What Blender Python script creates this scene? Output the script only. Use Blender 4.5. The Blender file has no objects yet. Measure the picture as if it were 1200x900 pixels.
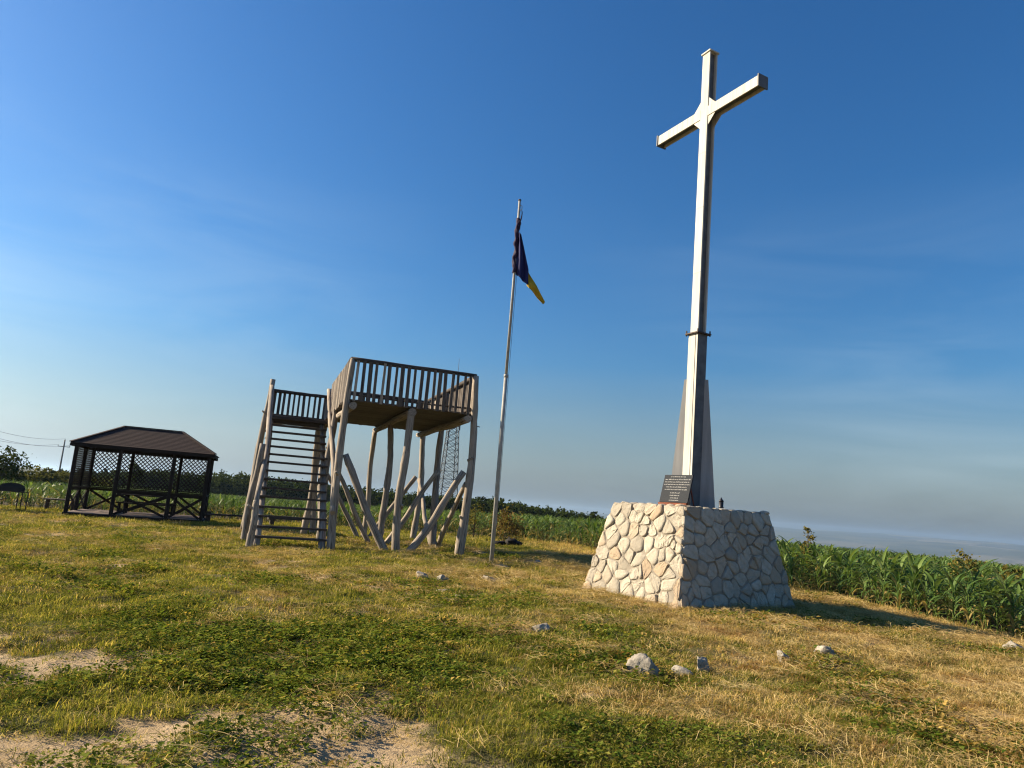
import bpy, math, random
import numpy as np
from mathutils import Vector, Matrix

random.seed(11)
RNG = np.random.default_rng(11)
scn = bpy.context.scene
COL = scn.collection

# ------------------------------------------------------------------ camera
PITCH, ROLL, EYE = math.radians(9.7), math.radians(4.4), 1.6
fw = Vector((0, math.cos(PITCH), math.sin(PITCH)))
r0 = Vector((1, 0, 0)); u0 = Vector((0, -math.sin(PITCH), math.cos(PITCH)))
rt = math.cos(ROLL) * r0 + math.sin(ROLL) * u0
up = -math.sin(ROLL) * r0 + math.cos(ROLL) * u0
cam = bpy.data.cameras.new('camera'); camo = bpy.data.objects.new('camera', cam); COL.objects.link(camo)
m = Matrix.Identity(4)
for i in range(3):
    m[i][0], m[i][1], m[i][2] = rt[i], up[i], -fw[i]
m[2][3] = EYE
camo.matrix_world = m
cam.sensor_width = 36; cam.lens = 25.2; cam.clip_start = 0.05; cam.clip_end = 60000
scn.camera = camo

# ------------------------------------------------------------------ sky and sun
CLOUD_X = 1.3
SUN_EL = math.radians(25); SUN_AZ = math.radians(-77)      # azimuth from +Y, clockwise
world = bpy.data.worlds.new('World'); scn.world = world; world.use_nodes = True
nt = world.node_tree; nt.nodes.clear()
out = nt.nodes.new('ShaderNodeOutputWorld'); bg = nt.nodes.new('ShaderNodeBackground')
sky = nt.nodes.new('ShaderNodeTexSky'); sky.sky_type = 'NISHITA'; sky.sun_disc = False
sky.sun_elevation = SUN_EL; sky.sun_rotation = SUN_AZ
sky.altitude = 200; sky.air_density = 1.5; sky.dust_density = 1.4; sky.ozone_density = 9.0
hs = nt.nodes.new('ShaderNodeHueSaturation'); hs.inputs['Saturation'].default_value = 1.09; hs.inputs['Value'].default_value = 0.67
gm = nt.nodes.new('ShaderNodeGamma'); gm.inputs[1].default_value = 1.12
# thin cirrus streaks, laid out on the sky dome
tc = nt.nodes.new('ShaderNodeTexCoord'); mp = nt.nodes.new('ShaderNodeMapping')
mp.inputs['Rotation'].default_value = (0, 0, 0.5); mp.inputs['Scale'].default_value = (1.6, 2.2, 9.0)
nz = nt.nodes.new('ShaderNodeTexNoise'); nz.inputs['Scale'].default_value = 1.7; nz.inputs['Detail'].default_value = 7; nz.inputs['Roughness'].default_value = 0.55
nz.inputs['Distortion'].default_value = 0.7
nb = nt.nodes.new('ShaderNodeTexNoise'); nb.inputs['Scale'].default_value = 1.15; nb.inputs['Detail'].default_value = 2; mo_ = nt.nodes.new('ShaderNodeMapping'); mo_.inputs['Location'].default_value = (CLOUD_X, 0.0, 0.0); nt.links.new(tc.outputs['Generated'], mo_.inputs['Vector']); nt.links.new(mo_.outputs[0], nb.inputs['Vector'])
rb_ = nt.nodes.new('ShaderNodeValToRGB'); rb_.color_ramp.elements[0].position = 0.42; rb_.color_ramp.elements[1].position = 0.62; nt.links.new(nb.outputs['Fac'], rb_.inputs[0])
mb_ = nt.nodes.new('ShaderNodeMath'); mb_.operation = 'MULTIPLY'; nt.links.new(rb_.outputs['Color'], mb_.inputs[0])
rp = nt.nodes.new('ShaderNodeValToRGB'); rp.color_ramp.elements[0].position = 0.38; rp.color_ramp.elements[1].position = 0.72
rp.color_ramp.elements[1].color = (0.3, 0.3, 0.3, 1)
sx_ = nt.nodes.new('ShaderNodeSeparateXYZ'); nt.links.new(tc.outputs['Generated'], sx_.inputs[0])
rz_ = nt.nodes.new('ShaderNodeValToRGB'); e_ = rz_.color_ramp.elements; e_[0].position = 0.0; e_[0].color = (1, 1, 1, 1); e_[1].position = 0.06; e_[1].color = (1, 1, 1, 1)
e3 = e_.new(0.22); e3.color = (1, 1, 1, 1); e4 = e_.new(0.42); e4.color = (0, 0, 0, 1); nt.links.new(sx_.outputs['Z'], rz_.inputs[0])
ml_ = nt.nodes.new('ShaderNodeMath'); ml_.operation = 'MULTIPLY'; nt.links.new(rp.outputs['Color'], mb_.inputs[1]); nt.links.new(mb_.outputs[0], ml_.inputs[0]); nt.links.new(rz_.outputs['Color'], ml_.inputs[1])
mx = nt.nodes.new('ShaderNodeMixRGB'); mx.inputs['Color2'].default_value = (4.2, 5.1, 5.6, 1)
nt.links.new(tc.outputs['Generated'], mp.inputs['Vector']); nt.links.new(mp.outputs['Vector'], nz.inputs['Vector'])
nt.links.new(nz.outputs['Fac'], rp.inputs['Fac']); nt.links.new(ml_.outputs[0], mx.inputs['Fac'])
nt.links.new(sky.outputs['Color'], gm.inputs[0]); nt.links.new(gm.outputs[0], hs.inputs['Color']); 
bw = nt.nodes.new('ShaderNodeRGBToBW'); nt.links.new(hs.outputs['Color'], bw.inputs[0])        # low air: paler, less yellow towards the horizon
tn = nt.nodes.new('ShaderNodeMixRGB'); tn.blend_type = 'MULTIPLY'; tn.inputs['Fac'].default_value = 1.0; nt.links.new(bw.outputs[0], tn.inputs['Color1']); tn.inputs['Color2'].default_value = (.86, 1.03, 1.16, 1)
rh = nt.nodes.new('ShaderNodeValToRGB'); rh.color_ramp.elements[0].color = (.8, .8, .8, 1); rh.color_ramp.elements[1].position = .2; rh.color_ramp.elements[1].color = (0, 0, 0, 1); nt.links.new(sx_.outputs['Z'], rh.inputs[0])
ml2 = nt.nodes.new('ShaderNodeMixRGB'); nt.links.new(rh.outputs['Color'], ml2.inputs['Fac']); nt.links.new(hs.outputs['Color'], ml2.inputs['Color1']); nt.links.new(tn.outputs['Color'], ml2.inputs['Color2'])
nt.links.new(ml2.outputs['Color'], mx.inputs['Color1'])
nt.links.new(mx.outputs['Color'], bg.inputs['Color']); bg.inputs['Strength'].default_value = 0.07
nt.links.new(bg.outputs[0], out.inputs[0])

sl = bpy.data.lights.new('sun', 'SUN'); sl.energy = 4.8; sl.angle = math.radians(0.55); sl.color = (1.0, 0.83, 0.60)
so = bpy.data.objects.new('sun', sl); COL.objects.link(so)
sd = Vector((math.sin(SUN_AZ) * math.cos(SUN_EL), math.cos(SUN_AZ) * math.cos(SUN_EL), math.sin(SUN_EL)))
so.rotation_euler = sd.to_track_quat('Z', 'Y').to_euler(); so.location = (-30, 0, 30)

vs = scn.view_settings
vs.view_transform = 'Standard'; vs.look = 'None'; vs.exposure = 1.3; vs.gamma = 1.0; vs.use_curve_mapping = False
scn.render.engine = 'CYCLES'
cy = scn.cycles
cy.use_denoising = True; cy.filter_width = 1.2; cy.max_bounces = 6; cy.diffuse_bounces = 3; cy.glossy_bounces = 2
cy.transmission_bounces = 4; cy.volume_bounces = 0; cy.transparent_max_bounces = 8
cy.caustics_reflective = False; cy.caustics_refractive = False; cy.sample_clamp_indirect = 4

# ------------------------------------------------------------------ helpers
PERM = np.random.default_rng(5).permutation(256)
VALS = np.random.default_rng(6).random(256)
def vnoise(x, y, seed=0):
    x = np.asarray(x, float); y = np.asarray(y, float)
    ix = np.floor(x).astype(int); iy = np.floor(y).astype(int); fx = x - ix; fy = y - iy
    fx = fx * fx * (3 - 2 * fx); fy = fy * fy * (3 - 2 * fy)
    def h(a, b): return VALS[PERM[(PERM[(a + seed * 17) & 255] + b) & 255]]
    return (h(ix, iy) * (1 - fx) + h(ix + 1, iy) * fx) * (1 - fy) + (h(ix, iy + 1) * (1 - fx) + h(ix + 1, iy + 1) * fx) * fy
def fbm(x, y, seed=0, octv=4):
    s = 0; a = 0.5; t = 0
    for k in range(octv):
        s = s + a * vnoise(np.asarray(x) * 2 ** k, np.asarray(y) * 2 ** k, seed + k); t += a; a *= 0.5
    return s / t
def ss(a, b, x):
    t = np.clip((np.asarray(x, float) - a) / (b - a), 0, 1); return t * t * (3 - 2 * t)

def height(x, y):
    x = np.asarray(x, float); y = np.asarray(y, float)
    r = np.hypot(x, y)
    near = 1 - ss(60, 200, r)
    z = near * ((fbm(x * .35, y * .35, 1, 3) - .5) * .16 + (fbm(x * 1.7, y * 1.7, 2, 3) - .5) * .12 + (fbm(x * 4.3, y * 4.3, 3, 2) - .5) * .055)
    z = z - .45 * ss(6.5, 14, x) - .018 * np.maximum(0, x - 13) - .012 * np.maximum(0, y - 28)
    z = z + (1 - ss(3.5, 8, y)) * (-.03)
    z = np.maximum(z, -4.0 - 0.0 * r)
    q = x * .8 + y * .6 - 120 + (fbm(x * .004, y * .004, 8, 2) - .5) * 90
    drop = ss(0, 1900, q)
    hills = (fbm(x * .0011, y * .0011, 9, 4) - .5) * 70
    z = z - 175 * drop + hills * ss(600, 3000, r)
    z = z + 165 * ss(6000, 11500, r) + (fbm(x * .0004, y * .0004, 12, 4) - .5) * 120 * ss(4000, 9000, r)
    spur = np.exp(-(((x - 1350) / 700) ** 2 + ((y - 3300) / 800) ** 2)) * 105
    return z + spur - 110 * ss(0, 5000, -x) * ss(2500, 7000, r)
def hz(x, y): return float(height(x, y))

def new_obj(name, mesh, parent=None):
    o = bpy.data.objects.new(name, mesh); COL.objects.link(o)
    if parent is not None: o.parent = parent
    return o
def tag(o, label=None, cat=None, group=None, kind=None):
    if label: o['label'] = label
    if cat: o['category'] = cat
    if group: o['group'] = group
    if kind: o['kind'] = kind
    return o
def empty(name, loc, rz=0.0, label=None, cat=None, group=None):
    o = bpy.data.objects.new(name, None); COL.objects.link(o)
    o.location = loc; o.rotation_euler = (0, 0, rz); o.empty_display_size = 0.2
    return tag(o, label, cat, group)

class MB:
    """collects shapes of ONE part; 'grain' runs along the length of each piece"""
    def __init__(s): s.v = []; s.f = []; s.g = []; s.sm = []
    def add(s, vs_, fs, gs, smooth=False):
        b = len(s.v); s.v += [tuple(q) for q in vs_]; s.g += [tuple(q) for q in gs]
        s.f += [tuple(i + b for i in q) for q in fs]; s.sm += [smooth] * len(fs)
    def beam(s, a, b, w, h, upv=(0, 0, 1), bev=0.004):
        """plank from a to b, w across (perpendicular to upv), h along upv, with chamfered long edges"""
        a = Vector(a); b = Vector(b); d = b - a; L = d.length; d.normalize(); upv = Vector(upv)
        x = d.cross(upv)
        if x.length < 1e-4: x = d.cross(Vector((1, 0, 0)))
        x.normalize(); y = x.cross(d).normalized()
        hw, hh = w / 2, h / 2; c = min(bev, hw * .5, hh * .5)
        sec = [(-hw + c, -hh), (hw - c, -hh), (hw, -hh + c), (hw, hh - c), (hw - c, hh), (-hw + c, hh), (-hw, hh - c), (-hw, -hh + c)]
        o = random.uniform(0, 50); V = []; G = []
        for e, p in ((0, a), (1, b)):
            for (px, py) in sec: V.append(p + x * px + y * py); G.append((px + o, py, e * L))
        n = 8
        F = [(i, (i + 1) % n, n + (i + 1) % n, n + i) for i in range(n)] + [tuple(reversed(range(n))), tuple(range(n, 2 * n))]
        s.add(V, F, G); return s
    def box(s, c, d):
        c = Vector(c); a = c - Vector((0, 0, d[2] / 2)); b = c + Vector((0, 0, d[2] / 2))
        return s.beam(a, b, d[0], d[1], (0, 1, 0))
    def tube(s, pts, rad, n=8, wob=0.0, caps=True, smooth=True):
        pts = [Vector(p) for p in pts]; K = len(pts)
        if not hasattr(rad, '__len__'): rad = [rad] * K
        o = random.uniform(0, 50); V = []; G = []; L = 0
        d0 = (pts[1] - pts[0]).normalized(); x = d0.cross(Vector((0.31, 0.9, 0.12))).normalized()
        for k in range(K):
            d = (pts[min(k + 1, K - 1)] - pts[max(k - 1, 0)]).normalized()
            x = (x - d * x.dot(d)).normalized(); y = d.cross(x)
            if k: L += (pts[k] - pts[k - 1]).length
            for i in range(n):
                t = 2 * math.pi * i / n; r = rad[k] * (1 + (random.uniform(-wob, wob) if wob else 0))
                V.append(pts[k] + x * (r * math.cos(t)) + y * (r * math.sin(t)))
                G.append((r * math.cos(t) + o, r * math.sin(t), L))
        F = [(k * n + i, k * n + (i + 1) % n, (k + 1) * n + (i + 1) % n, (k + 1) * n + i) for k in range(K - 1) for i in range(n)]
        s.add(V, F, G, smooth)
        if caps:
            b0 = len(s.v) - len(V)
            s.f += [tuple(b0 + i for i in reversed(range(n))), tuple(b0 + (K - 1) * n + i for i in range(n))]; s.sm += [False, False]
        return s
    def log(s, a, b, r0_, r1_, bend=0.05, n=9, seg=9, wob=.07):
        """crooked tapering round timber"""
        a = Vector(a); b = Vector(b); d = b - a
        x = d.cross(Vector((.3, .8, .1))).normalized(); y = d.normalized().cross(x)
        p1, p2, p3, p4 = [random.uniform(-1, 1) for _ in range(4)]
        P = []; R = []
        for k in range(seg + 1):
            t = k / seg; e = math.sin(math.pi * t)
            ox = bend * (e * p1 + .55 * math.sin(2 * math.pi * t + p3) * e * p2); oy = bend * (e * p2 * .7 + .6 * math.sin(3 * math.pi * t + p1) * e * p4)
            P.append(a + d * t + x * ox + y * oy); R.append((r0_ + (r1_ - r0_) * t) * random.uniform(.93, 1.08))
        return s.tube(P, R, n, wob)
    def prism(s, poly, a, axis_x, axis_y, axis_n, thick):
        """flat polygon (2D list) at a, extruded thick along axis_n"""
        a = Vector(a); X = Vector(axis_x); Y = Vector(axis_y); N = Vector(axis_n); n = len(poly); o = random.uniform(0, 50)
        V = [a + X * p[0] + Y * p[1] for p in poly] + [a + X * p[0] + Y * p[1] + N * thick for p in poly]
        G = [(p[0] + o, 0, p[1]) for p in poly] * 2
        F = [tuple(reversed(range(n))), tuple(range(n, 2 * n))] + [(i, (i + 1) % n, n + (i + 1) % n, n + i) for i in range(n)]
        s.add(V, F, G); return s
    def mesh(s, name):
        me = bpy.data.meshes.new(name); me.from_pydata(s.v, [], s.f); me.update()
        at = me.attributes.new('grain', 'FLOAT_VECTOR', 'POINT'); at.data.foreach_set('vector', np.array(s.g, float).ravel())
        me.polygons.foreach_set('use_smooth', s.sm); return me
    def build(s, name, mat, parent=None):
        me = s.mesh(name); me.materials.append(mat); return new_obj(name, me, parent)

# ------------------------------------------------------------------ materials
class NT:
    def __init__(s, name):
        s.m = bpy.data.materials.new(name); s.m.use_nodes = True; s.t = s.m.node_tree; s.t.nodes.clear()
        s.out = s.n('ShaderNodeOutputMaterial'); s.b = s.n('ShaderNodeBsdfPrincipled'); s.l(s.b.outputs[0], s.out.inputs[0])
        s.b.inputs['Specular IOR Level'].default_value = .3
    def n(s, t): return s.t.nodes.new(t)
    def l(s, a, b): s.t.links.new(a, b)
    def attr(s, name, typ='GEOMETRY'):
        a = s.n('ShaderNodeAttribute'); a.attribute_name = name; a.attribute_type = typ; return a
    def coord(s, kind='Object'):
        return s.n('ShaderNodeTexCoord').outputs[kind]
    def map(s, vec, scale=(1, 1, 1), loc=(0, 0, 0)):
        m_ = s.n('ShaderNodeMapping'); m_.inputs['Scale'].default_value = scale; m_.inputs['Location'].default_value = loc
        s.l(vec, m_.inputs['Vector']); return m_.outputs[0]
    def noise(s, vec, scale, detail=4, rough=.55, dist=0):
        q = s.n('ShaderNodeTexNoise'); q.inputs['Scale'].default_value = scale; q.inputs['Detail'].default_value = detail
        q.inputs['Roughness'].default_value = rough; q.inputs['Distortion'].default_value = dist
        if vec is not None: s.l(vec, q.inputs['Vector'])
        return q.outputs['Fac']
    def ramp(s, fac, *stops):
        r = s.n('ShaderNodeValToRGB'); e = r.color_ramp.elements
        while len(e) > 1: e.remove(e[-1])
        for k, (p, c) in enumerate(stops):
            el = e[0] if k == 0 else e.new(p)
            el.position = p; el.color = (*c, 1) if hasattr(c, '__len__') else (c, c, c, 1)
        s.l(fac, r.inputs[0]); return r.outputs[0]
    def mix(s, fac, a, b, mode='MIX'):
        q = s.n('ShaderNodeMix'); q.data_type = 'RGBA'; q.blend_type = mode
        for v, i in ((fac, 0), (a, 6), (b, 7)):
            if hasattr(v, 'is_linked') or hasattr(v, 'links'): s.l(v, q.inputs[i])
            elif i == 0: q.inputs[0].default_value = v
            else: q.inputs[i].default_value = (*v, 1) if hasattr(v, '__len__') else (v, v, v, 1)
        return q.outputs[2]
    def math(s, op, a, b=0.0):
        q = s.n('ShaderNodeMath'); q.operation = op
        for i, v in ((0, a), (1, b)):
            if hasattr(v, 'links'): s.l(v, q.inputs[i])
            else: q.inputs[i].default_value = v
        return q.outputs[0]
    def bump(s, h, strength=.4, dist=.01):
        b = s.n('ShaderNodeBump'); b.inputs['Strength'].default_value = strength; b.inputs['Distance'].default_value = dist
        s.l(h, b.inputs['Height']); s.l(b.outputs[0], s.b.inputs['Normal'])
    def rnd(s): return s.n('ShaderNodeObjectInfo').outputs['Random']
    def done(s, col=None, rough=.8, metal=0):
        if col is not None:
            if hasattr(col, 'links'): s.l(col, s.b.inputs['Base Color'])
            else: s.b.inputs['Base Color'].default_value = (*col, 1)
        if hasattr(rough, 'links'): s.l(rough, s.b.inputs['Roughness'])
        else: s.b.inputs['Roughness'].default_value = rough
        s.b.inputs['Metallic'].default_value = metal
        return s.m

def wood_mat(name, dark, mid, light, grey=0.5):
    t = NT(name); g = t.attr('grain').outputs['Vector']
    f = t.noise(t.map(g, (38, 38, 1.6)), 1, 5, .6, .4); big = t.noise(t.map(g, (3, 3, .9)), 1, 3, .5)
    c = t.ramp(f, (.25, dark), (.5, mid), (.75, light))
    c = t.mix(t.ramp(big, (.35, 0.0), (.7, .55)), c, (mid[0] * .62, mid[1] * .6, mid[2] * .6))
    c = t.mix(t.math('MULTIPLY', t.rnd(), .35), c, (light[0] * 1.05, light[1], light[2] * .92))
    cr = t.noise(t.map(g, (60, 60, 1.1)), 1, 2, .5); crack = t.ramp(cr, (.34, 0.0), (.42, 1.0))
    c = t.mix(crack, (dark[0] * .4, dark[1] * .4, dark[2] * .4), c)
    hh = t.mix(.5, f, crack); t.bump(hh, .55, .012)
    return t.done(c, .85)
M = {}
M['wood'] = wood_mat('weathered_wood', (.075, .062, .05), (.245, .208, .17), (.50, .44, .365))
M['wood_grey'] = wood_mat('grey_board', (.05, .042, .036), (.10, .084, .072), (.17, .145, .122))
M['wood_rail'] = wood_mat('dark_rail_wood', (.035, .028, .024), (.065, .053, .045), (.11, .09, .075))
M['wood_dark'] = wood_mat('stained_wood', (.009, .0065, .006), (.017, .012, .0105), (.034, .024, .02))
M['deck'] = wood_mat('deck_wood', (.11, .085, .075), (.22, .17, .15), (.34, .27, .24))

def simple(name, col, rough=.6, metal=0, scale=6, var=.25, bump=.15):
    t = NT(name); f = t.noise(t.coord('Object'), scale, 5, .6)
    c = t.ramp(f, (.3, tuple(q * (1 - var) for q in col)), (.7, tuple(min(1, q * (1 + var)) for q in col)))
    t.bump(t.noise(t.coord('Object'), scale * 9, 3), bump, .004); return t.done(c, rough, metal)
M['black_metal'] = simple('sooty_metal', (.018, .017, .017), .6)
M['galv'] = simple('galvanised_metal', (.33, .325, .30), .7, .0, 8, .2, .05)
M['mast_metal'] = simple('mast_steel', (.07, .075, .08), .6, .2)
M['concrete_pole'] = simple('concrete_pole', (.20, .19, .17), .9)
M['cable'] = simple('cable', (.06, .06, .065), .6)
M['rust'] = simple('rusty_iron', (.17, .055, .028), .85, 0, 14, .4, .4)
M['granite'] = simple('polished_granite', (.030, .034, .040), .62, 0, 60, .25, .0)
M['granite'].node_tree.nodes['Principled BSDF'].inputs['Specular IOR Level'].default_value = .04
M['engrave'] = simple('engraved_letters', (.40, .40, .38), .8, 0, 30, .1, 0)
M['char'] = simple('charred', (.012, .011, .010), .9, 0, 12, .4, .8)
M['collar'] = simple('collar_iron', (.06, .04, .032), .7, 0, 20, .3, .3)
M['pebble'] = simple('pebble', (.36, .28, .18), .95, 0, 3, .35, .3)
M['lantern'] = simple('lantern_dark', (.02, .02, .025), .4)

def paint_mat():
    t = NT('weathered_white_paint'); o = t.coord('Object')
    stain = t.noise(t.map(o, (7, 7, .8)), 1, 5, .6); sp = t.noise(o, 38, 4, .7)
    c = t.ramp(stain, (.3, (.43, .41, .35)), (.55, (.52, .505, .45)), (.8, (.57, .56, .515)))
    c = t.mix(t.ramp(sp, (.66, 0.0), (.76, .55)), c, (.34, .27, .2))
    st = t.noise(t.map(o, (22, 22, .35)), 1, 3, .6)
    c = t.mix(t.ramp(st, (.52, 0.0), (.70, .55)), c, (.36, .31, .24))
    t.bump(t.noise(o, 14, 4), .12, .01); t.b.inputs['Specular IOR Level'].default_value = .08; return t.done(c, .6)
M['paint'] = paint_mat()
def sheet_mat():
    t = NT('dull_sheet_metal'); o = t.coord('Object'); f = t.noise(t.map(o, (6, 6, .7)), 1, 5, .6)
    c = t.ramp(f, (.3, (.24, .24, .235)), (.7, (.36, .355, .345))); t.bump(f, .08, .01); return t.done(c, .5)
M['sheet'] = sheet_mat()
M['steel'] = simple('steel_shade_tone', (.115, .12, .125), .6, 0, 5, .3, .1)  # sides of the cross: the darkness of their shade is put into this colour

def stone_mat():
    t = NT('limestone_rubble'); o = t.coord('Object'); r = t.rnd()
    f = t.noise(o, 7, 6, .65, .3); fine = t.noise(o, 42, 5, .7)
    c = t.ramp(f, (.28, (.34, .30, .23)), (.5, (.47, .425, .335)), (.72, (.56, .515, .42)))
    c = t.mix(t.ramp(r, (0, 0.0), (.45, .1), (1, .85)), c, (.31, .275, .215))
    rr = t.math('FRACT', t.math('MULTIPLY', r, 7.31))
    c = t.mix(t.ramp(rr, (.68, 0.0), (1, .65)), c, (.43, .30, .18))
    c = t.mix(t.ramp(fine, (.25, .55), (.45, 0.0)), c, (.26, .235, .20))
    t.bump(t.mix(.5, t.noise(o, 16, 5, .7), fine), 1.0, .04); return t.done(c, .92)
def mortar_mat():
    t = NT('lime_mortar'); o = t.coord('Object'); f = t.noise(o, 5, 5, .6); fine = t.noise(o, 60, 4, .7)
    c = t.ramp(f, (.3, (.19, .165, .128)), (.7, (.33, .29, .23))); c = t.mix(t.ramp(fine, (.3, .4), (.5, 0.0)), c, (.19, .175, .15))
    t.bump(fine, .7, .02); return t.done(c, .95)
M['stone'] = stone_mat(); M['mortar'] = mortar_mat()
def rock_mat():
    t = NT('field_rock'); o = t.coord('Object'); f = t.noise(o, 6, 6, .65); fine = t.noise(o, 30, 5, .7)
    c = t.ramp(f, (.3, (.20, .18, .145)), (.6, (.33, .30, .245)), (.8, (.45, .41, .34)))
    c = t.mix(t.ramp(fine, (.3, .6), (.48, 0.0)), c, (.15, .14, .11)); t.bump(t.mix(.5, f, fine), .8, .03); return t.done(c, .92)
M['rock'] = rock_mat()

def leaf_mat(name, ramp_stops, dry=(.40, .30, .11), trans=.35, rough=.6, world_scale=.6, use_tint=False, gloss=.0):
    t = NT(name); t.t.nodes.remove(t.b)
    v = t.attr('rnd').outputs['Fac']; pos = t.n('ShaderNodeNewGeometry').outputs['Position']
    f = t.noise(pos, world_scale, 3, .6)
    f2 = t.noise(pos, world_scale * 5, 3, .6)
    q = t.math('ADD', t.math('MULTIPLY', v, .55), t.math('ADD', t.math('MULTIPLY', f, .55), t.math('MULTIPLY', t.math('SUBTRACT', f2, .5), .7)))
    c = t.ramp(q, *ramp_stops)
    if use_tint:
        ti = t.attr('tint', 'INSTANCER').outputs['Fac']
        k = t.math('ADD', ti, t.math('MULTIPLY', t.math('SUBTRACT', v, .5), .9))
        d2 = t.ramp(v, (0, tuple(z * .62 for z in dry)), (.5, dry), (1, tuple(min(1, z * 1.35) for z in dry)))
        d2 = t.mix(t.ramp(t.noise(pos, 1.7, 4, .65), (.47, 0.0), (.62, .9)), d2, tuple(z * w_ for z, w_ in zip(dry, (.46, .32, .28))))
        c = t.mix(t.ramp(k, (.3, 0.0), (.62, 1.0)), c, d2)
    d = t.n('ShaderNodeBsdfDiffuse'); tr = t.n('ShaderNodeBsdfTranslucent'); gl = t.n('ShaderNodeBsdfGlossy'); gl.inputs['Roughness'].default_value = .42
    t.l(c, d.inputs[0]); t.l(t.mix(1.0, c, (1.25, 1.2, .6), 'MULTIPLY'), tr.inputs[0])
    s1 = t.n('ShaderNodeMixShader'); s1.inputs[0].default_value = trans; t.l(d.outputs[0], s1.inputs[1]); t.l(tr.outputs[0], s1.inputs[2])
    fr = t.n('ShaderNodeFresnel'); fr.inputs[0].default_value = 1.35
    s2 = t.n('ShaderNodeMixShader'); t.l(t.math('MULTIPLY', fr.outputs[0], gloss), s2.inputs[0]); t.l(s1.outputs[0], s2.inputs[1]); t.l(gl.outputs[0], s2.inputs[2])
    t.l(s2.outputs[0], t.out.inputs[0]); return t.m
M['grass'] = leaf_mat('grass_blades', ((.2, (.055, .075, .013)), (.55, (.19, .205, .034)), (.9, (.45, .40, .10))), (.60, .45, .20), .42, use_tint=True)
M['weed'] = leaf_mat('weed_leaves', ((.2, (.045, .078, .011)), (.55, (.125, .17, .026)), (.9, (.30, .31, .06))), (.40, .28, .08), .38, use_tint=True)
M['straw'] = leaf_mat('cut_straw', ((.2, (.26, .17, .065)), (.55, (.47, .34, .145)), (.9, (.68, .54, .27))), trans=.25)
M['corn'] = leaf_mat('corn_leaf', ((.2, (.038, .08, .020)), (.55, (.085, .15, .034)), (.9, (.19, .26, .07)), (1.0, (.34, .27, .10))), trans=.4, gloss=.32, world_scale=.25)
M['corn_stalk'] = leaf_mat('corn_stalk', ((.2, (.07, .11, .025)), (.6, (.12, .17, .045)), (.9, (.2, .24, .07))), trans=.0)
M['tree'] = leaf_mat('tree_leaves', ((.2, (.016, .026, .008)), (.55, (.035, .052, .014)), (.9, (.07, .088, .024))), trans=.25, world_scale=.12)
M['hedge'] = leaf_mat('hedge_leaves', ((.2, (.03, .035, .012)), (.55, (.065, .072, .022)), (.9, (.12, .11, .04))), trans=.28, world_scale=.15)
M['dry_bush'] = leaf_mat('dry_bush_leaves', ((.2, (.09, .06, .025)), (.55, (.17, .115, .045)), (.9, (.2, .19, .06))), trans=.25, world_scale=.9)
M['weed_bush'] = leaf_mat('weed_bush_leaves', ((.2, (.07, .075, .02)), (.55, (.15, .13, .035)), (.9, (.24, .19, .06))), trans=.3, world_scale=.8)
M['bark'] = wood_mat('bark', (.03, .024, .018), (.06, .048, .036), (.1, .08, .062))

# ------------------------------------------------------------------ ground cover masks (what grows where)
def seg_dist(x, y, pts):
    d = np.full(np.shape(x), 1e9)
    for (ax, ay), (bx, by) in zip(pts[:-1], pts[1:]):
        vx, vy = bx - ax, by - ay; t = np.clip(((x - ax) * vx + (y - ay) * vy) / (vx * vx + vy * vy), 0, 1)
        d = np.minimum(d, np.hypot(x - ax - t * vx, y - ay - t * vy))
    return d
EDGE = [(-150, 26), (-40, 27.5), (-21, 30.5), (-14, 34), (-8, 36.5), (-3, 37.5), (0, 38), (2.2, 37.2), (4.2, 32.5), (7.2, 23.4), (8.5, 18.0), (9.8, 14.2), (10.7, 11.6), (13, 8), (15, 0), (17, -30)]
FIELD = EDGE + [(160, -30), (160, 150), (40, 175), (-30, 185), (-150, 185)]
def in_poly(x, y, P):
    c = np.zeros(np.shape(x), bool); n = len(P)
    for i in range(n):
        x1, y1 = P[i]; x2, y2 = P[(i + 1) % n]
        if y1 == y2: continue
        k = ((y1 > y) != (y2 > y)) & (x < (x2 - x1) * (y - y1) / (y2 - y1) + x1); c ^= k
    return c
def masks(x, y):
    n1 = fbm(x * .9, y * .9, 21, 4); n2 = fbm(x * .28, y * .28, 31, 3); n3 = fbm(x * 2.2, y * 2.2, 41, 3)
    left = 1 - ss(-1.2, 1.6, x + (n2 - .5) * 3)
    dirt = (1 - ss(4.6, 10.5, y - .25 * np.minimum(0, x + .5))) * (.18 + .85 * left)
    dirt = dirt + .14 * (1 - ss(5.2, 7.2, y)) * (1 - ss(-1.5, 0.8, x)); dirt = dirt + .2 * np.exp(-(((x + 5.4) / 1.6) ** 2 + ((y - 8.6) / .7) ** 2)) + .4 * np.exp(-(((x + 3.2) / .5) ** 2 + ((y - 7.3) / .35) ** 2))
    dirt = dirt + .3 * np.exp(-(((x + 9.5) / 2.0) ** 2 + ((y - 13.2) / 1.0) ** 2))
    n4 = fbm(x * 6.5, y * 6.5, 47, 2); d = ss(.40, .60, dirt * .56 + (n1 - .5) * 1.2 + (n3 - .5) * 1.3 + (n4 - .5) * .55 + .055)
    straw = ss(-1.3, 2.6, x + (n2 - .5) * 5 - 1.1 + .02 * (y - 10)) + .55 * np.exp(-(((x + 1.0) / 2.2) ** 2 + ((y - 16.5) / 2.6) ** 2))
    straw = np.clip(straw * .72 + (n1 - .5) * 1.3 + (n3 - .5) * .6, 0, 1)
    green = np.clip(.5 + (n2 - .45) * 2.4 + .35 * np.exp(-(((x + 1.2) / 2.2) ** 2 + ((y - 8.5) / 2.4) ** 2)), 0, 1)
    return d, straw, green

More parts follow.
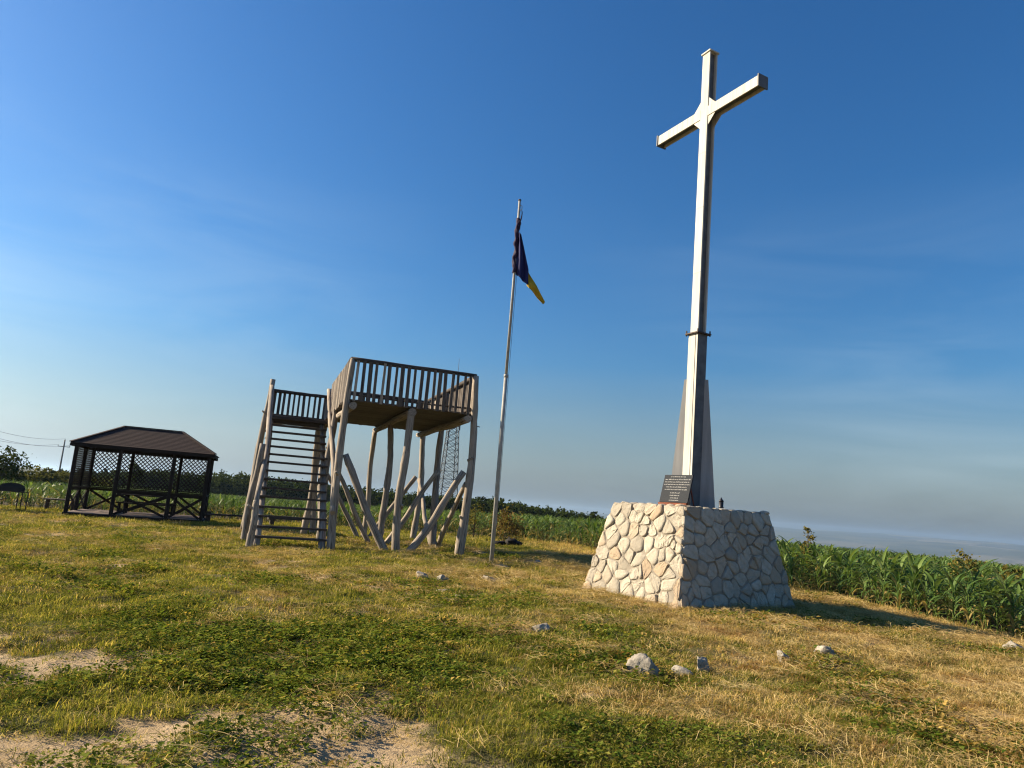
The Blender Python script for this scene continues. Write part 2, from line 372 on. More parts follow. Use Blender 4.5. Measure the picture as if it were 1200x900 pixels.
# ------------------------------------------------------------------ the ground sheet
def graded(lo, hi, step, far_lo, far_hi, gr=1.16):
    c = list(np.arange(lo, hi + 1e-6, step)); s = step; p = c[-1]
    while p < far_hi: s *= gr; p += s; c.append(p)
    s = step; p = c[0]; a = []
    while p > far_lo: s *= gr; p -= s; a.append(p)
    return np.array(a[::-1] + c)
gx = graded(-13, 12, .12, -16000, 16000, 1.10); gy = graded(3, 24, .12, -3000, 16000, 1.09)
X, Y = np.meshgrid(gx, gy); Z = height(X, Y)
D, S, G_ = masks(X, Y)
# shallow wheel ruts and trodden hollows in the bare soil
rut = np.exp(-((np.mod((X * .35 + Y * .94) * 1.0, 1.9) - .6) / .12) ** 2) * (1 - ss(4.4, 6.0, Y)) * (X < 0)
Z = Z - .03 * rut * (Y < 7) - .02 * D * (Y < 12)
nx_, ny_ = len(gx), len(gy)
idx = np.arange(nx_ * ny_).reshape(ny_, nx_)
quads = np.stack([idx[:-1, :-1], idx[:-1, 1:], idx[1:, 1:], idx[1:, :-1]], -1).reshape(-1, 4)
me = bpy.data.meshes.new('ground'); me.vertices.add(nx_ * ny_); me.vertices.foreach_set('co', np.stack([X, Y, Z], -1).ravel())
me.loops.add(quads.size); me.loops.foreach_set('vertex_index', quads.ravel()); me.polygons.add(len(quads))
me.polygons.foreach_set('loop_start', np.arange(0, quads.size, 4)); me.polygons.foreach_set('loop_total', np.full(len(quads), 4))
me.update(calc_edges=True); me.polygons.foreach_set('use_smooth', np.ones(len(quads), bool))
INF = in_poly(X, Y, FIELD).astype(float)
for nm, arr in (('dirt', D), ('straw', S), ('green', G_), ('field', INF)):
    me.attributes.new(nm, 'FLOAT', 'POINT').data.foreach_set('value', arr.ravel())
def ground_mat():
    t = NT('meadow_soil'); pos = t.n('ShaderNodeNewGeometry').outputs['Position']
    a = {k: t.attr(k).outputs['Fac'] for k in ('dirt', 'straw', 'green', 'field')}
    f = t.noise(pos, 3.0, 6, .65); fine = t.noise(pos, 34, 5, .7); peb = t.noise(pos, 90, 3, .6)
    soil = t.ramp(f, (.3, (.33, .235, .125)), (.55, (.47, .345, .195)), (.75, (.56, .425, .26)))
    soil = t.mix(t.ramp(peb, (.3, .5), (.45, 0.0)), soil, (.20, .145, .085))
    grn = t.ramp(fine, (.3, (.03, .035, .010)), (.55, (.08, .085, .022)), (.75, (.17, .15, .05)))
    stw = t.ramp(fine, (.28, (.075, .05, .018)), (.5, (.22, .155, .06)), (.75, (.40, .30, .13)))
    c = t.mix(t.math('MULTIPLY', a['straw'], .8), grn, stw)
    c = t.mix(t.ramp(t.noise(pos, 1.1, 4), (.52, 0.0), (.66, .75)), c, (.16, .085, .035))
    c = t.mix(a['dirt'], c, soil)
    fld = t.ramp(fine, (.3, (.085, .06, .04)), (.7, (.15, .11, .07)))
    c = t.mix(a['field'], c, fld)
    # far country: fields and woods in patches
    sep = t.n('ShaderNodeSeparateXYZ'); t.l(pos, sep.inputs[0])
    ln = t.n('ShaderNodeVectorMath'); ln.operation = 'LENGTH'; t.l(pos, ln.inputs[0])
    vor = t.n('ShaderNodeTexVoronoi'); vor.inputs['Scale'].default_value = .0016; vor.inputs['Randomness'].default_value = 1
    t.l(t.map(pos, (1, .55, 1)), vor.inputs['Vector'])
    vs_ = t.n('ShaderNodeSeparateColor'); t.l(vor.outputs['Color'], vs_.inputs[0])
    far = t.ramp(vs_.outputs[0], (0, (.02, .03, .014)), (.35, (.04, .05, .02)), (.6, (.06, .065, .03)), (.85, (.11, .10, .06)), (1, (.2, .18, .12)))
    woods = t.ramp(t.noise(pos, .0011, 5, .6), (.52, 0.0), (.56, 1.0)); far = t.mix(woods, far, (.022, .032, .014))
    c = t.mix(t.ramp(t.math('MULTIPLY', ln.outputs['Value'], .001), (.19, 0.0), (.26, 1.0)), c, far)
    t.bump(t.mix(.45, t.noise(pos, 11, 6, .7), t.mix(.5, fine, peb)), 1.0, .07); return t.done(c, .95)
me.materials.append(ground_mat())
tag(new_obj('ground', me), 'mown hilltop meadow of green weeds, dry straw and bare sandy soil', 'ground', kind='structure')

# ------------------------------------------------------------------ haze (real air)
def haze():
    mb = MB(); x0, x1, y0, y1, z0, z1 = -15500, 15500, -2900, 15500, float(Z.min()) - 1.5, max(60.0, float(Z.max()) + 3)
    V = [(x, y, z) for z in (z0, z1) for (x, y) in ((x0, y0), (x1, y0), (x1, y1), (x0, y1))]
    mb.add(V, [(3, 2, 1, 0), (4, 5, 6, 7), (0, 1, 5, 4), (1, 2, 6, 5), (2, 3, 7, 6), (3, 0, 4, 7)], V)
    mt = bpy.data.materials.new('valley_haze'); mt.use_nodes = True; t = mt.node_tree; t.nodes.clear()
    o = t.nodes.new('ShaderNodeOutputMaterial'); v = t.nodes.new('ShaderNodeVolumePrincipled')
    v.inputs['Color'].default_value = (.54, .76, 1.0, 1); v.inputs['Density'].default_value = 0.8e-4; v.inputs['Anisotropy'].default_value = 0.42
    t.links.new(v.outputs[0], o.inputs['Volume'])
    tag(mb.build('haze', mt), 'pale blue haze over the valley', 'haze', kind='stuff')
haze()

# ------------------------------------------------------------------ stone base
A_ = Vector((.84, .54, 0)).normalized()
RZ = math.atan2(-A_.x, A_.y)                 # local x = arm direction, local -y = sunlit front
BC = (3.955, 15.33)
BASE_Z = hz(*BC) * 0
HX0, HY0, HX1, HY1, BH = 1.36, 1.65, 1.0, 1.22, 1.87
base = empty('stone_pedestal', (BC[0], BC[1], BASE_Z), RZ, 'battered square pedestal of pale rubble stone carrying the tall white cross', 'pedestal')
def clip_half(poly, px, py, nx, ny):
    out_ = []; n = len(poly)
    for i in range(n):
        a = poly[i]; b = poly[(i + 1) % n]
        da = (a[0] - px) * nx + (a[1] - py) * ny; db = (b[0] - px) * nx + (b[1] - py) * ny
        if da <= 0: out_.append(a)
        if (da <= 0) != (db <= 0):
            t = da / (da - db); out_.append((a[0] + (b[0] - a[0]) * t, a[1] + (b[1] - a[1]) * t))
    return out_
def cells(bound, sites):
    R = []
    for i, (sx, sy) in enumerate(sites):
        P = list(bound)
        for j, (tx, ty) in enumerate(sites):
            if i == j or (tx - sx) ** 2 + (ty - sy) ** 2 > 1.6: continue
            P = clip_half(P, (sx + tx) / 2, (sy + ty) / 2, tx - sx, ty - sy)
            if len(P) < 3: break
        R.append(P)
    return R
def centroid(P):
    A = cx = cy_ = 0
    for (x1, y1), (x2, y2) in zip(P, P[1:] + P[:1]):
        k = x1 * y2 - x2 * y1; A += k; cx += (x1 + x2) * k; cy_ += (y1 + y2) * k
    return (cx / (3 * A), cy_ / (3 * A), A / 2)
def chaikin(P, q=.22):
    R = []
    for a, b in zip(P, P[1:] + P[:1]):
        R.append((a[0] + (b[0] - a[0]) * q, a[1] + (b[1] - a[1]) * q)); R.append((a[0] + (b[0] - a[0]) * (1 - q), a[1] + (b[1] - a[1]) * (1 - q)))
    return R
SL = .30                                      # how far the base reaches into the soil
def stone_face(origin, ux, n_out, slope_up, wb, wt, slope_len):
    """rubble on one battered face; local 2D (s, h): s along ux from the middle, h up the slope"""
    ext = .035
    bound = [(-wb - ext, -.12), (wb + ext, -.12), (wt + ext, slope_len), (-wt - ext, slope_len)]
    sites = []; rows = 8; rh = slope_len / rows
    for r in range(rows):
        h = (r + .5) * rh; w = wb + (wt - wb) * h / slope_len; n = max(5, round(2 * w / random.uniform(.27, .40)))
        for k in range(n):
            sites.append((-w + (k + .5 + (.25 if r % 2 else -.25)) * 2 * w / n + random.uniform(-.12, .12), h + random.uniform(-.105, .105)))
    for _ in range(9):
        h = random.uniform(.1, slope_len - .1); w = wb + (wt - wb) * h / slope_len; sites.append((random.uniform(-w, w), h))
    for P in cells(bound, sites):
        if len(P) < 3: continue
        cx, cy_, A = centroid(P)
        if abs(A) < .0035: continue
        size = math.sqrt(abs(A)); gap = random.uniform(.002, .013)
        Q = [(cx + (x - cx) * (1 - gap / size * 2.0), cy_ + (y - cy_) * (1 - gap / size * 2.0)) for x, y in P]
        Q = chaikin(Q, random.uniform(.15, .27)); n = len(Q)
        Q = [(x + random.uniform(-.009, .009), y + random.uniform(-.009, .009)) for x, y in Q]
        proud = random.uniform(.022, .055); tx, ty = random.uniform(-.10, .10), random.uniform(-.10, .10)
        V = []; F = []
        for sc_, hgt in ((1.0, -.05), (.985, proud * .45), (.91, proud * .92), (.55, proud)):
            for (x, y) in Q:
                dx, dy = (x - cx) * sc_, (y - cy_) * sc_
                j = random.uniform(-.010, .010) if hgt > 0 else 0
                o_ = hgt + (dx * tx + dy * ty if hgt > 0 else 0) + j
                V.append(origin + ux * (cx + dx) + slope_up * (cy_ + dy) + n_out * o_)
        V.append(origin + ux * cx + slope_up * cy_ + n_out * (proud * 1.02 + random.uniform(-.008, .01)))
        for k in range(3):
            F += [(k * n + i, k * n + (i + 1) % n, (k + 1) * n + (i + 1) % n, (k + 1) * n + i) for i in range(n)]
        F += [(3 * n + i, 3 * n + (i + 1) % n, 4 * n) for i in range(n)]
        c0 = origin + ux * cx + slope_up * cy_
        mb = MB(); mb.add([v - c0 for v in V], F, V, random.random() < .4)
        o = mb.build('stone', M['stone'], base); o.location = c0
for s_, ax in ((1, 0), (-1, 0), (1, 1), (-1, 1)):
    if ax == 0: nrm, ux, db, dt, wb, wt = Vector((s_, 0, 0)), Vector((0, s_, 0)), HX0, HX1, HY0, HY1
    else: nrm, ux, db, dt, wb, wt = Vector((0, s_, 0)), Vector((-s_, 0, 0)), HY0, HY1, HX0, HX1
    bot = nrm * db; top = nrm * dt + Vector((0, 0, BH)); su = (top - bot); L = su.length; su.normalize()
    stone_face(bot, ux, ux.cross(su).normalized(), su, wb, wt, L)
mb = MB(); dz = SL; kx = (HX0 - HX1) / BH * SL; ky = (HY0 - HY1) / BH * SL
V = [(sx * (HX0 + kx + .012), sy * (HY0 + ky + .012), -SL) for sx, sy in ((-1, -1), (1, -1), (1, 1), (-1, 1))] + [(sx * (HX1 + .012), sy * (HY1 + .012), BH - .01) for sx, sy in ((-1, -1), (1, -1), (1, 1), (-1, 1))]
mb.add(V, [(3, 2, 1, 0), (4, 5, 6, 7), (0, 1, 5, 4), (1, 2, 6, 5), (2, 3, 7, 6), (3, 0, 4, 7)], V)
mb.build('mortar_core', M['mortar'], base)
def rock_mesh(seed, sx, sy, sz, sub=3, rough=.22):
    import bmesh
    bm = bmesh.new(); bmesh.ops.create_icosphere(bm, subdivisions=sub, radius=1.0); r = random.Random(seed)
    pl = [(Vector((r.gauss(0, 1), r.gauss(0, 1), r.gauss(0, 1))).normalized(), r.uniform(.42, .8)) for _ in range(13)]
    from mathutils import noise as mn
    off = Vector((r.uniform(0, 99), r.uniform(0, 99), r.uniform(0, 99)))
    for v in bm.verts:
        p = v.co.copy()
        for n, d in pl:
            k = p.dot(n)
            if k > d: p -= n * (k - d) * .9
        p *= 1 + rough * (mn.noise(p * 1.9 + off) * .6 + mn.noise(p * 5 + off) * .35 + mn.noise(p * 12 + off) * .2)
        v.co = (p.x * sx, p.y * sy, p.z * sz)
    me_ = bpy.data.meshes.new('rock'); bm.to_mesh(me_); bm.free()
    for pgn in me_.polygons: pgn.use_smooth = True
    return me_
# rim stones along the top edge
for (x0, y0, x1, y1) in ((-HX1, -HY1, HX1, -HY1), (HX1, -HY1, HX1, HY1), (HX1, HY1, -HX1, HY1), (-HX1, HY1, -HX1, -HY1)):
    n = round(math.hypot(x1 - x0, y1 - y0) / .27)
    for k in range(n):
        t = (k + .5) / n; cxm, cym = (x0 + x1) / 2 * .0, 0
        px, py = x0 + (x1 - x0) * t, y0 + (y1 - y0) * t; f_ = 1 - .1 / max(abs(px), abs(py))
        o = new_obj('rim_stone', rock_mesh(900 + k + int(10 * x0), random.uniform(.11, .17), random.uniform(.10, .14), random.uniform(.025, .045), 2), base)
        o.data.materials.append(M['stone']); o.location = (px * f_, py * f_, BH - .005); o.rotation_euler = (0, 0, math.atan2(y1 - y0, x1 - x0) + random.uniform(-.2, .2))
o = new_obj('rim_stone', rock_mesh(31, .15, .13, .085, 2), base); o.data.materials.append(M['stone']); o.location = (HX1 - .05, HY1 - .03, BH + .0)

# ------------------------------------------------------------------ the cross
TOP = BASE_Z + BH
CX = (3.99, 15.42)
cross = empty('cross', (CX[0], CX[1], TOP), RZ, 'tall white metal cross with side fins standing on the rubble stone pedestal', 'cross')
def ibeam(mb, a, b, s, axis, upv):
    """box-like member: two plates with a recessed web"""
    a = Vector(a); b = Vector(b); N = Vector((0, 1, 0))
    th = .035
    for y in (-1, 1): mb.beam(a + N * y * (s / 2 - th / 2), b + N * y * (s / 2 - th / 2), th if axis == 'z' else th, s, upv, .003)
ZC, ZA, ZT = 3.78, 9.10, 10.64
s1, s2 = .285, .24
MB().beam((0, .004, -.02), (0, .004, ZC), s1 - .002, s1 - .008, (0, 1, 0), .006).build('lower_post', M['steel'], cross)  # dark colour stands for shade on the post's sides
MB().beam((0, -s1 / 2 + .004, 0), (0, -s1 / 2 + .004, ZC - .001), s1 + .004, .008, (0, 1, 0), .002).build('lit_front_plate', M['paint'], cross)  # thin added sheet, so that only the lit front stays pale
MB().beam((0, 0, ZC + .03), (0, 0, ZT), s2 * .42, s2 - .07, (0, 1, 0), .002).build('post_web', M['steel'], cross)  # shade of the recess is coloured into the web
mb = MB()
for y in (-1, 1): MB().beam((0, y * (s2 / 2 - .016), ZC + .03), (0, y * (s2 / 2 - .016), ZT), s2, .034, (0, 1, 0), .003).build('post_flange', M['paint'], cross)
AL = 1.62
for sgn in (-1, 1):
    x0 = sgn * (s2 / 2 + .001); MB().beam((x0, 0, ZA), (sgn * AL, 0, ZA), s2 - .07, s2 * .42, (0, 0, 1), .002).build('arm_web', M['steel'], cross); mb = MB()  # arm recess gets the same shade-dark colour
    for y in (-1, 1): MB().beam((x0, y * (s2 / 2 - .016), ZA), (sgn * AL, y * (s2 / 2 - .016), ZA), .034, s2, (0, 0, 1), .003).build('arm_flange', M['paint'], cross)
    MB().beam((sgn * (AL + .001), 0, ZA), (sgn * (AL + .03), 0, ZA), s2 + .05, s2 + .05, (0, 0, 1), .004).build('end_cap', M['steel'], cross)  # end caps share the colour darkened for shade
MB().beam((0, 0, ZT + .001), (0, 0, ZT + .035), s2 + .06, s2 + .06, (0, 1, 0), .004).build('top_cap', M['paint'], cross)
for y in (-1, 1):                                   # corner gusset plates, front and back
    for sx in (-1, 1):
        for sz in (-1, 1):
            h = s2 / 2 + .001; g = .23
            poly = [(sx * h, sz * h), (sx * (h + g), sz * h), (sx * h, sz * (h + g))]
            if sx * sz < 0: poly = poly[::-1]
            MB().prism(poly, (0, y * (s2 / 2 - .022) - .006, ZA), (1, 0, 0), (0, 0, 1), (0, 1, 0), .012).build('gusset', M['paint'], cross)
collar = MB().beam((0, 0, ZC + .002), (0, 0, ZC + .028), s1 + .12, s1 + .12, (0, 1, 0), .003).build('collar', M['collar'], cross)
for sx, sy in ((-1, -1), (1, -1), (1, 1), (-1, 1)):
    q = s1 / 2 + .035
    MB().tube([(sx * q, sy * q, ZC - .03), (sx * q, sy * q, ZC + .09)], .016, 6).build('bolt', M['collar'], collar)
MB().beam((s1 / 2 - .062, -s1 / 2 - .003, .6), (s1 / 2 - .062, -s1 / 2 - .003, ZC - .02), .012, .006, (0, 1, 0), .001).build('seam', M['collar'], cross)
for z in (5.2, 6.75, 8.1): MB().beam((-s2 / 2 - .001, -s2 / 2 - .002, z), (s2 / 2 + .001, -s2 / 2 - .002, z), .006, .012, (0, 0, 1), .001).build('weld_seam', M['sheet'], cross)
for x in (-.9, .9): MB().beam((x, -s2 / 2 - .002, ZA - s2 / 2), (x, -s2 / 2 - .002, ZA + s2 / 2), .010, .005, (0, 1, 0), .001).build('weld_seam', M['sheet'], cross)
FZ = 2.78
cross.rotation_mode = 'QUATERNION'; cross.rotation_quaternion = (Matrix.Rotation(math.radians(.6), 4, 'Y') @ Matrix.Rotation(RZ - math.radians(4.5), 4, 'Z')).to_quaternion()
for ang in (45, 135, 211):                          # tapering fins on the post's corners, none behind the plaque
    d = Vector((math.cos(math.radians(ang)), math.sin(math.radians(ang)), 0)); n = Vector((-d.y, d.x, 0)); r_ = s1 * .707 - .02
    poly = [(r_, -.01), (r_ + .32, -.01), (r_ + .075, FZ), (r_, FZ)]
    MB().prism(poly, -n * .02, d, (0, 0, 1), n, .04).build('fin', M['sheet'], cross)

# memorial plaque leaning in front of the cross
pl = empty('plaque', (0, 0, 0), RZ, 'black granite memorial plaque with engraved lines leaning against the cross foot', 'plaque')
plp = Vector((CX[0], CX[1], 0)) - A_ * .52; pl.location = (plp.x, plp.y, TOP)
tilt = math.radians(14); pu = Vector((0, math.sin(tilt), math.cos(tilt))); pn = Vector((0, -math.cos(tilt), math.sin(tilt)))
PW, PH = .80, .60
MB().beam(Vector((0, 0, .075)) , Vector((0, 0, .075)) + pu * PH, PW, .03, -pn, .004).build('slab', M['granite'], pl)
slab = [c_ for c_ in bpy.data.objects if c_.name.startswith('slab')][-1]
MB().beam((-.40, -.012, .045), (.40, -.012, .045), .07, .05, (0, 0, 1), .003).build('rail', M['rust'], pl)
for x in (-.30, .30):
    MB().beam((x, -.01, -.02), (x, -.01, .03), .05, .04, (0, 1, 0), .003).build('foot', M['rust'], pl)
    MB().beam((x, .30, 0.0), Vector((x, .026, .075)) + pu * .45, .025, .025, (1, 0, 0), .003).build('strut', M['rust'], pl)
rr = random.Random(4)
for (y, w, hgt) in ((.56, .42, .020), (.50, .70, .026), (.445, .70, .022), (.39, .72, .022), (.335, .58, .024), (.28, .62, .024), (.205, .26, .02), (.15, .26, .02), (.095, .22, .018), (.045, .26, .016)):
    mb = MB(); x = -w / 2
    while x < w / 2:                                # the lines are too small to read: worn letter strokes, word by word
        for k in range(rr.randint(3, 9)):
            if x > w / 2: break
            hh = hgt * rr.choice((.62, .62, .62, 1.0)); c = Vector((x, 0, .075)) + pu * (y - hgt / 2) + pn * .0152
            mb.beam(c, c + pu * hh + Vector((hgt * .22, 0, 0)), .0055, .0012, -pn, .0002)
            if rr.random() < .6: mb.beam(c + pu * hh * rr.choice((0.05, .5, .95)), c + pu * hh * rr.choice((.1, .5, .9)) + Vector((hgt * .42, 0, 0)), .0045, .0012, -pn, .0002)
            x += hgt * .52
        x += hgt * .6
    mb.build('text_line', M['engrave'], slab)['kind'] = 'stuff'
# small grave lantern on the pedestal's top
ln_ = empty('grave_lantern', (0, 0, TOP), 0, 'small dark grave lantern on the pedestal top beside the cross', 'lantern')
lp = Vector((BC[0], BC[1], 0)) + Vector((math.cos(RZ), math.sin(RZ), 0)) * .98 + Vector((-math.sin(RZ), math.cos(RZ), 0)) * -.18
ln_.location = (lp.x, lp.y, TOP + .02)
MB().tube([(0, 0, 0), (0, 0, .02), (0, 0, .03), (0, 0, .12), (0, 0, .125)], [.05, .05, .042, .046, .03], 10).build('jar', M['lantern'], ln_)
MB().tube([(0, 0, .125), (0, 0, .15), (0, 0, .18), (0, 0, .21)], [.052, .045, .02, .008], 10).build('lid', M['lantern'], ln_)

# ------------------------------------------------------------------ flagpole and flag
FPX, FPY = -0.195, 20.72
fz = hz(FPX, FPY)
fp = empty('flagpole', (FPX, FPY, fz), 0, 'tall thin steel flagpole standing between the timber tower and the cross', 'flagpole')
MB().tube([(0, 0, -.3), (0, 0, 3.6), (0.0, 0, 5.4)], [.062, .058, .055], 12).build('lower_pole', M['galv'], fp)
MB().tube([(0.0, 0, 5.35), (.01, 0, 8.2), (0.0, 0, 10.85)], [.045, .043, .038], 12).build('upper_pole', M['galv'], fp)
MB().tube([(0, 0, 5.33), (0, 0, 5.42)], .064, 12).build('joint_ring', M['galv'], fp)
MB().tube([(0, 0, 10.85), (0, 0, 10.89)], [.048, .046], 12).build('top_cap', M['collar'], fp)
MB().tube([(.03, -.02, 10.7), (.085, -.02, 10.68), (.09, -.02, 10.6), (.05, -.02, 10.52)], .012, 6).build('pulley_hook', M['galv'], fp)
MB().tube([(.075, -.02, 10.55), (.085, -.03, 8), (.075, -.02, 4), (.07, -.02, 1.2)], .006, 5).build('halyard', M['cable'], fp)
MB().beam((.062, -.01, 1.1), (.062, -.01, 1.28), .02, .03, (0, 1, 0), .003).build('cleat', M['galv'], fp)
flag = empty('flag', (FPX, FPY, 0), 0, 'blue and yellow flag hanging limp and twisted from the flagpole top', 'flag')
def cloth_mat(name, c):
    t = NT(name); o = t.coord('Object'); f = t.noise(t.map(o, (4, 4, 1.2)), 3, 4)
    col = t.ramp(f, (.3, tuple(q * .7 for q in c)), (.7, c)); wv = t.noise(o, 160, 2); t.bump(wv, .2, .003)
    d = t.n('ShaderNodeBsdfTranslucent'); t.l(col, d.inputs[0]); ms = t.n('ShaderNodeMixShader'); ms.inputs[0].default_value = .22
    t.done(col, .75); t.l(t.b.outputs[0], ms.inputs[1]); t.l(d.outputs[0], ms.inputs[2]); t.l(ms.outputs[0], t.out.inputs[0]); return t.m
M['blue'] = cloth_mat('blue_cloth', (.022, .028, .14)); M['yellow'] = cloth_mat('yellow_cloth', (.55, .38, .025)); M['violet'] = cloth_mat('dark_violet_cloth', (.035, .02, .06))
def px2w(px, py, Yd):
    d = fw + rt * ((px - 600) / 840) - up * ((py - 450) / 840); return Vector((0, 0, EYE)) + d * (Yd / d.y)
def cloth(name, mat, left, right, folds, ph):
    """sheet between two edges, hanging in folds"""
    nu, nv = 16, 22; mb = MB(); V = []; F = []
    def samp(E, t):
        k = t * (len(E) - 1); i = min(int(k), len(E) - 2); f = k - i; a, b = Vector(E[i]), Vector(E[i + 1]); return a + (b - a) * f
    for j in range(nv + 1):
        t = j / nv; a, b = samp(left, t), samp(right, t)
        for i in range(nu + 1):
            s = i / nu; p = a + (b - a) * s
            p.y += .075 * math.sin(s * folds * math.pi + ph + t * 1.4) * (.35 + .65 * math.sin(math.pi * min(1, s + .15))) + .03 * math.sin(7 * t + 4 * s)
            V.append(p - Vector((FPX, FPY, 0)))
    F = [(j * (nu + 1) + i, j * (nu + 1) + i + 1, (j + 1) * (nu + 1) + i + 1, (j + 1) * (nu + 1) + i) for j in range(nv) for i in range(nu)]
    mb.add(V, F, V, True); o = mb.build(name, mat, flag); md = o.modifiers.new('cloth', 'SOLIDIFY'); md.thickness = .006; return o
P = lambda x, y, dy=0: px2w(x, y, FPY - .06 + dy)
cloth('blue_band', M['blue'], [P(607.5, 272), P(606, 290), P(605, 306), P(604.5, 321)], [P(610.5, 274), P(615, 295), P(619.5, 316), P(618.6, 335)], 3.2, .3)
cloth('yellow_band', M['yellow'], [P(618, 315.5), P(617.8, 322), P(617.4, 328), P(617.4, 334.5)], [P(638.5, 353.5), P(638.2, 355), P(636.6, 356), P(635.8, 356.5)], 2.2, 1.2)
za, zb = px2w(607.5, 256, FPY).z, px2w(604.5, 320, FPY).z
rw = random.Random(8); V = []; F = []; nr_, nc_ = 44, 14     # the hoist edge is wound round the pole in twisted layers
for k in range(nr_ + 1):
    t = k / nr_; z = za + (zb - za) * t
    for i in range(nc_):
        a = 2 * math.pi * i / nc_; r_ = .058 + .03 * max(0, math.sin(a * 1 + t * 23)) + .012 * math.sin(3 * a - t * 31) + rw.uniform(-.006, .006)
        V.append((r_ * math.cos(a) + .012 * math.sin(t * 14), r_ * math.sin(a), z))
F = [(k * nc_ + i, k * nc_ + (i + 1) % nc_, (k + 1) * nc_ + (i + 1) % nc_, (k + 1) * nc_ + i) for k in range(nr_) for i in range(nc_)]
mb = MB(); mb.add(V, F, V, True); mb.build('wound_cloth', M['violet'], flag)
MB().tube([(.04, -.05, px2w(608, 262, FPY).z), (.09, -.06, px2w(610, 257, FPY).z), (.12, -.05, px2w(611.5, 248, FPY).z)], [.03, .022, .008], 6, .2).build('torn_end', M['violet'], flag)

# ------------------------------------------------------------------ observation tower
TO = Vector((-4.82, 21.1, 0)); TR = math.atan2(.32, .95)
tower = empty('observation_tower', (TO.x, TO.y, 0), TR, 'rustic grey log observation tower with railed platform and steep open stairs', 'tower')
def tw(u, v):
    return (TO.x + u * math.cos(TR) - v * math.sin(TR), TO.y + u * math.sin(TR) + v * math.cos(TR))
def gz(u, v): return hz(*tw(u, v)) - .15
W = M['wood']; U1, V1 = 3.84, 7.2; FLZ = 4.36
posts = [(0, 0, .02, .02, 5.62, .135, .10), (U1 / 2 - .05, 0, U1 / 2 + .02, 0, 4.27, .13, .12), (U1 - .05, 0, U1 + .02, 0, 5.58, .15, .11),
         (0, V1 / 2, 0.02, V1 / 2, 5.55, .14, .10), (U1 / 2, V1 / 2, U1 / 2, V1 / 2, 4.1, .13, .11), (U1, V1 / 2, U1, V1 / 2, 5.5, .14, .10),
         (0, V1, 0, V1, 5.6, .14, .10), (U1 / 2, V1, U1 / 2, V1, 4.1, .12, .10), (U1, V1, U1, V1, 5.5, .14, .10)]
for (ua, va, ub, vb, zt, ra, rb) in posts:
    MB().log((ua, va, gz(ua, va)), (ub, vb, zt), ra * .92, rb * .9, .13, 10, 16, .10).build('post', W, tower)
for (u, v, z, a) in ((0, 0, 2.1, 4.0), (U1 / 2, 0, 1.3, 4.6), (U1, 0, 2.9, 5.4), (U1, 0, 1.1, 3.9), (0, V1 / 2, 3.0, 3.4), (-2.2, -.3, 1.0, 3.0), (-2.2, 5.6, 4.2, 3.3)):
    MB().tube([(u, v, z), (u + .16 * math.cos(a), v + .16 * math.sin(a), z + .09), (u + .19 * math.cos(a), v + .19 * math.sin(a), z + .12)], [.05, .036, .03], 7, .12).build('branch_stub', W, tower)
for u in (0.16, U1 / 2 + .02, U1 - .14):                       # floor bearers
    MB().log((u, -.14, FLZ - .17), (u, V1 + .14, FLZ - .17), .12, .105, .05, 9, 10).build('bearer', W, tower)
nb = 42
for k in range(nb):
    v = -.02 + (k + .5) * (V1 + .04) / nb; w = (V1 + .04) / nb - random.uniform(.006, .02)
    MB().beam((-.06 + random.uniform(-.05, .03), v, FLZ + random.uniform(-.004, .006)), (U1 + .06 + random.uniform(-.03, .05), v, FLZ + random.uniform(-.004, .006)), w, .045).build('floor_board', M['wood_grey'], tower)
def picket(x, y, zb, zt, along, outn, w):
    a = Vector((x, y, zb)); b = Vector((x + along[0] * random.uniform(-.02, .02), y + along[1] * random.uniform(-.02, .02), zt))
    MB().beam(a, b, w, .024, (outn[0], outn[1], 0), .003).build('picket', M['wood_grey'] if random.random() < .8 else W, tower)
def rail_side(p0, p1, outn, zb, zt, pitch=.19, off=.07):
    p0 = Vector((*p0, 0)); p1 = Vector((*p1, 0)); d = p1 - p0; L = d.length; d.normalize(); on = Vector((*outn, 0))
    MB().log(p0 + Vector((0, 0, zt)) - d * .08, p1 + Vector((0, 0, zt)) + d * .1, .072, .06, .03, 9, 12, .06).build('handrail', M['wood_rail'], tower)
    MB().log(p0 + Vector((0, 0, zb + .17)), p1 + Vector((0, 0, zb + .17)), .035, .03, .02, 7, 8).build('lower_rail', M['wood_rail'], tower)
    n = int(L / pitch)
    for k in range(n):
        t = (k + .5 + random.uniform(-.12, .12)) * L / n; q = p0 + d * t + on * off
        picket(q.x, q.y, zb - random.uniform(.0, .05), zt + random.uniform(-.04, -.01), d, outn, random.uniform(.075, .125))
rail_side((.08, 0), (U1 - .05, 0), (0, -1), FLZ, 5.59)
rail_side((U1, .08), (U1, V1 - .05), (1, 0), FLZ, 5.55, .15)
rail_side((.08, V1), (U1 - .05, V1), (0, 1), FLZ, 5.55)
rail_side((0, .08), (0, 5.5), (-1, 0), FLZ, 5.59, .15)
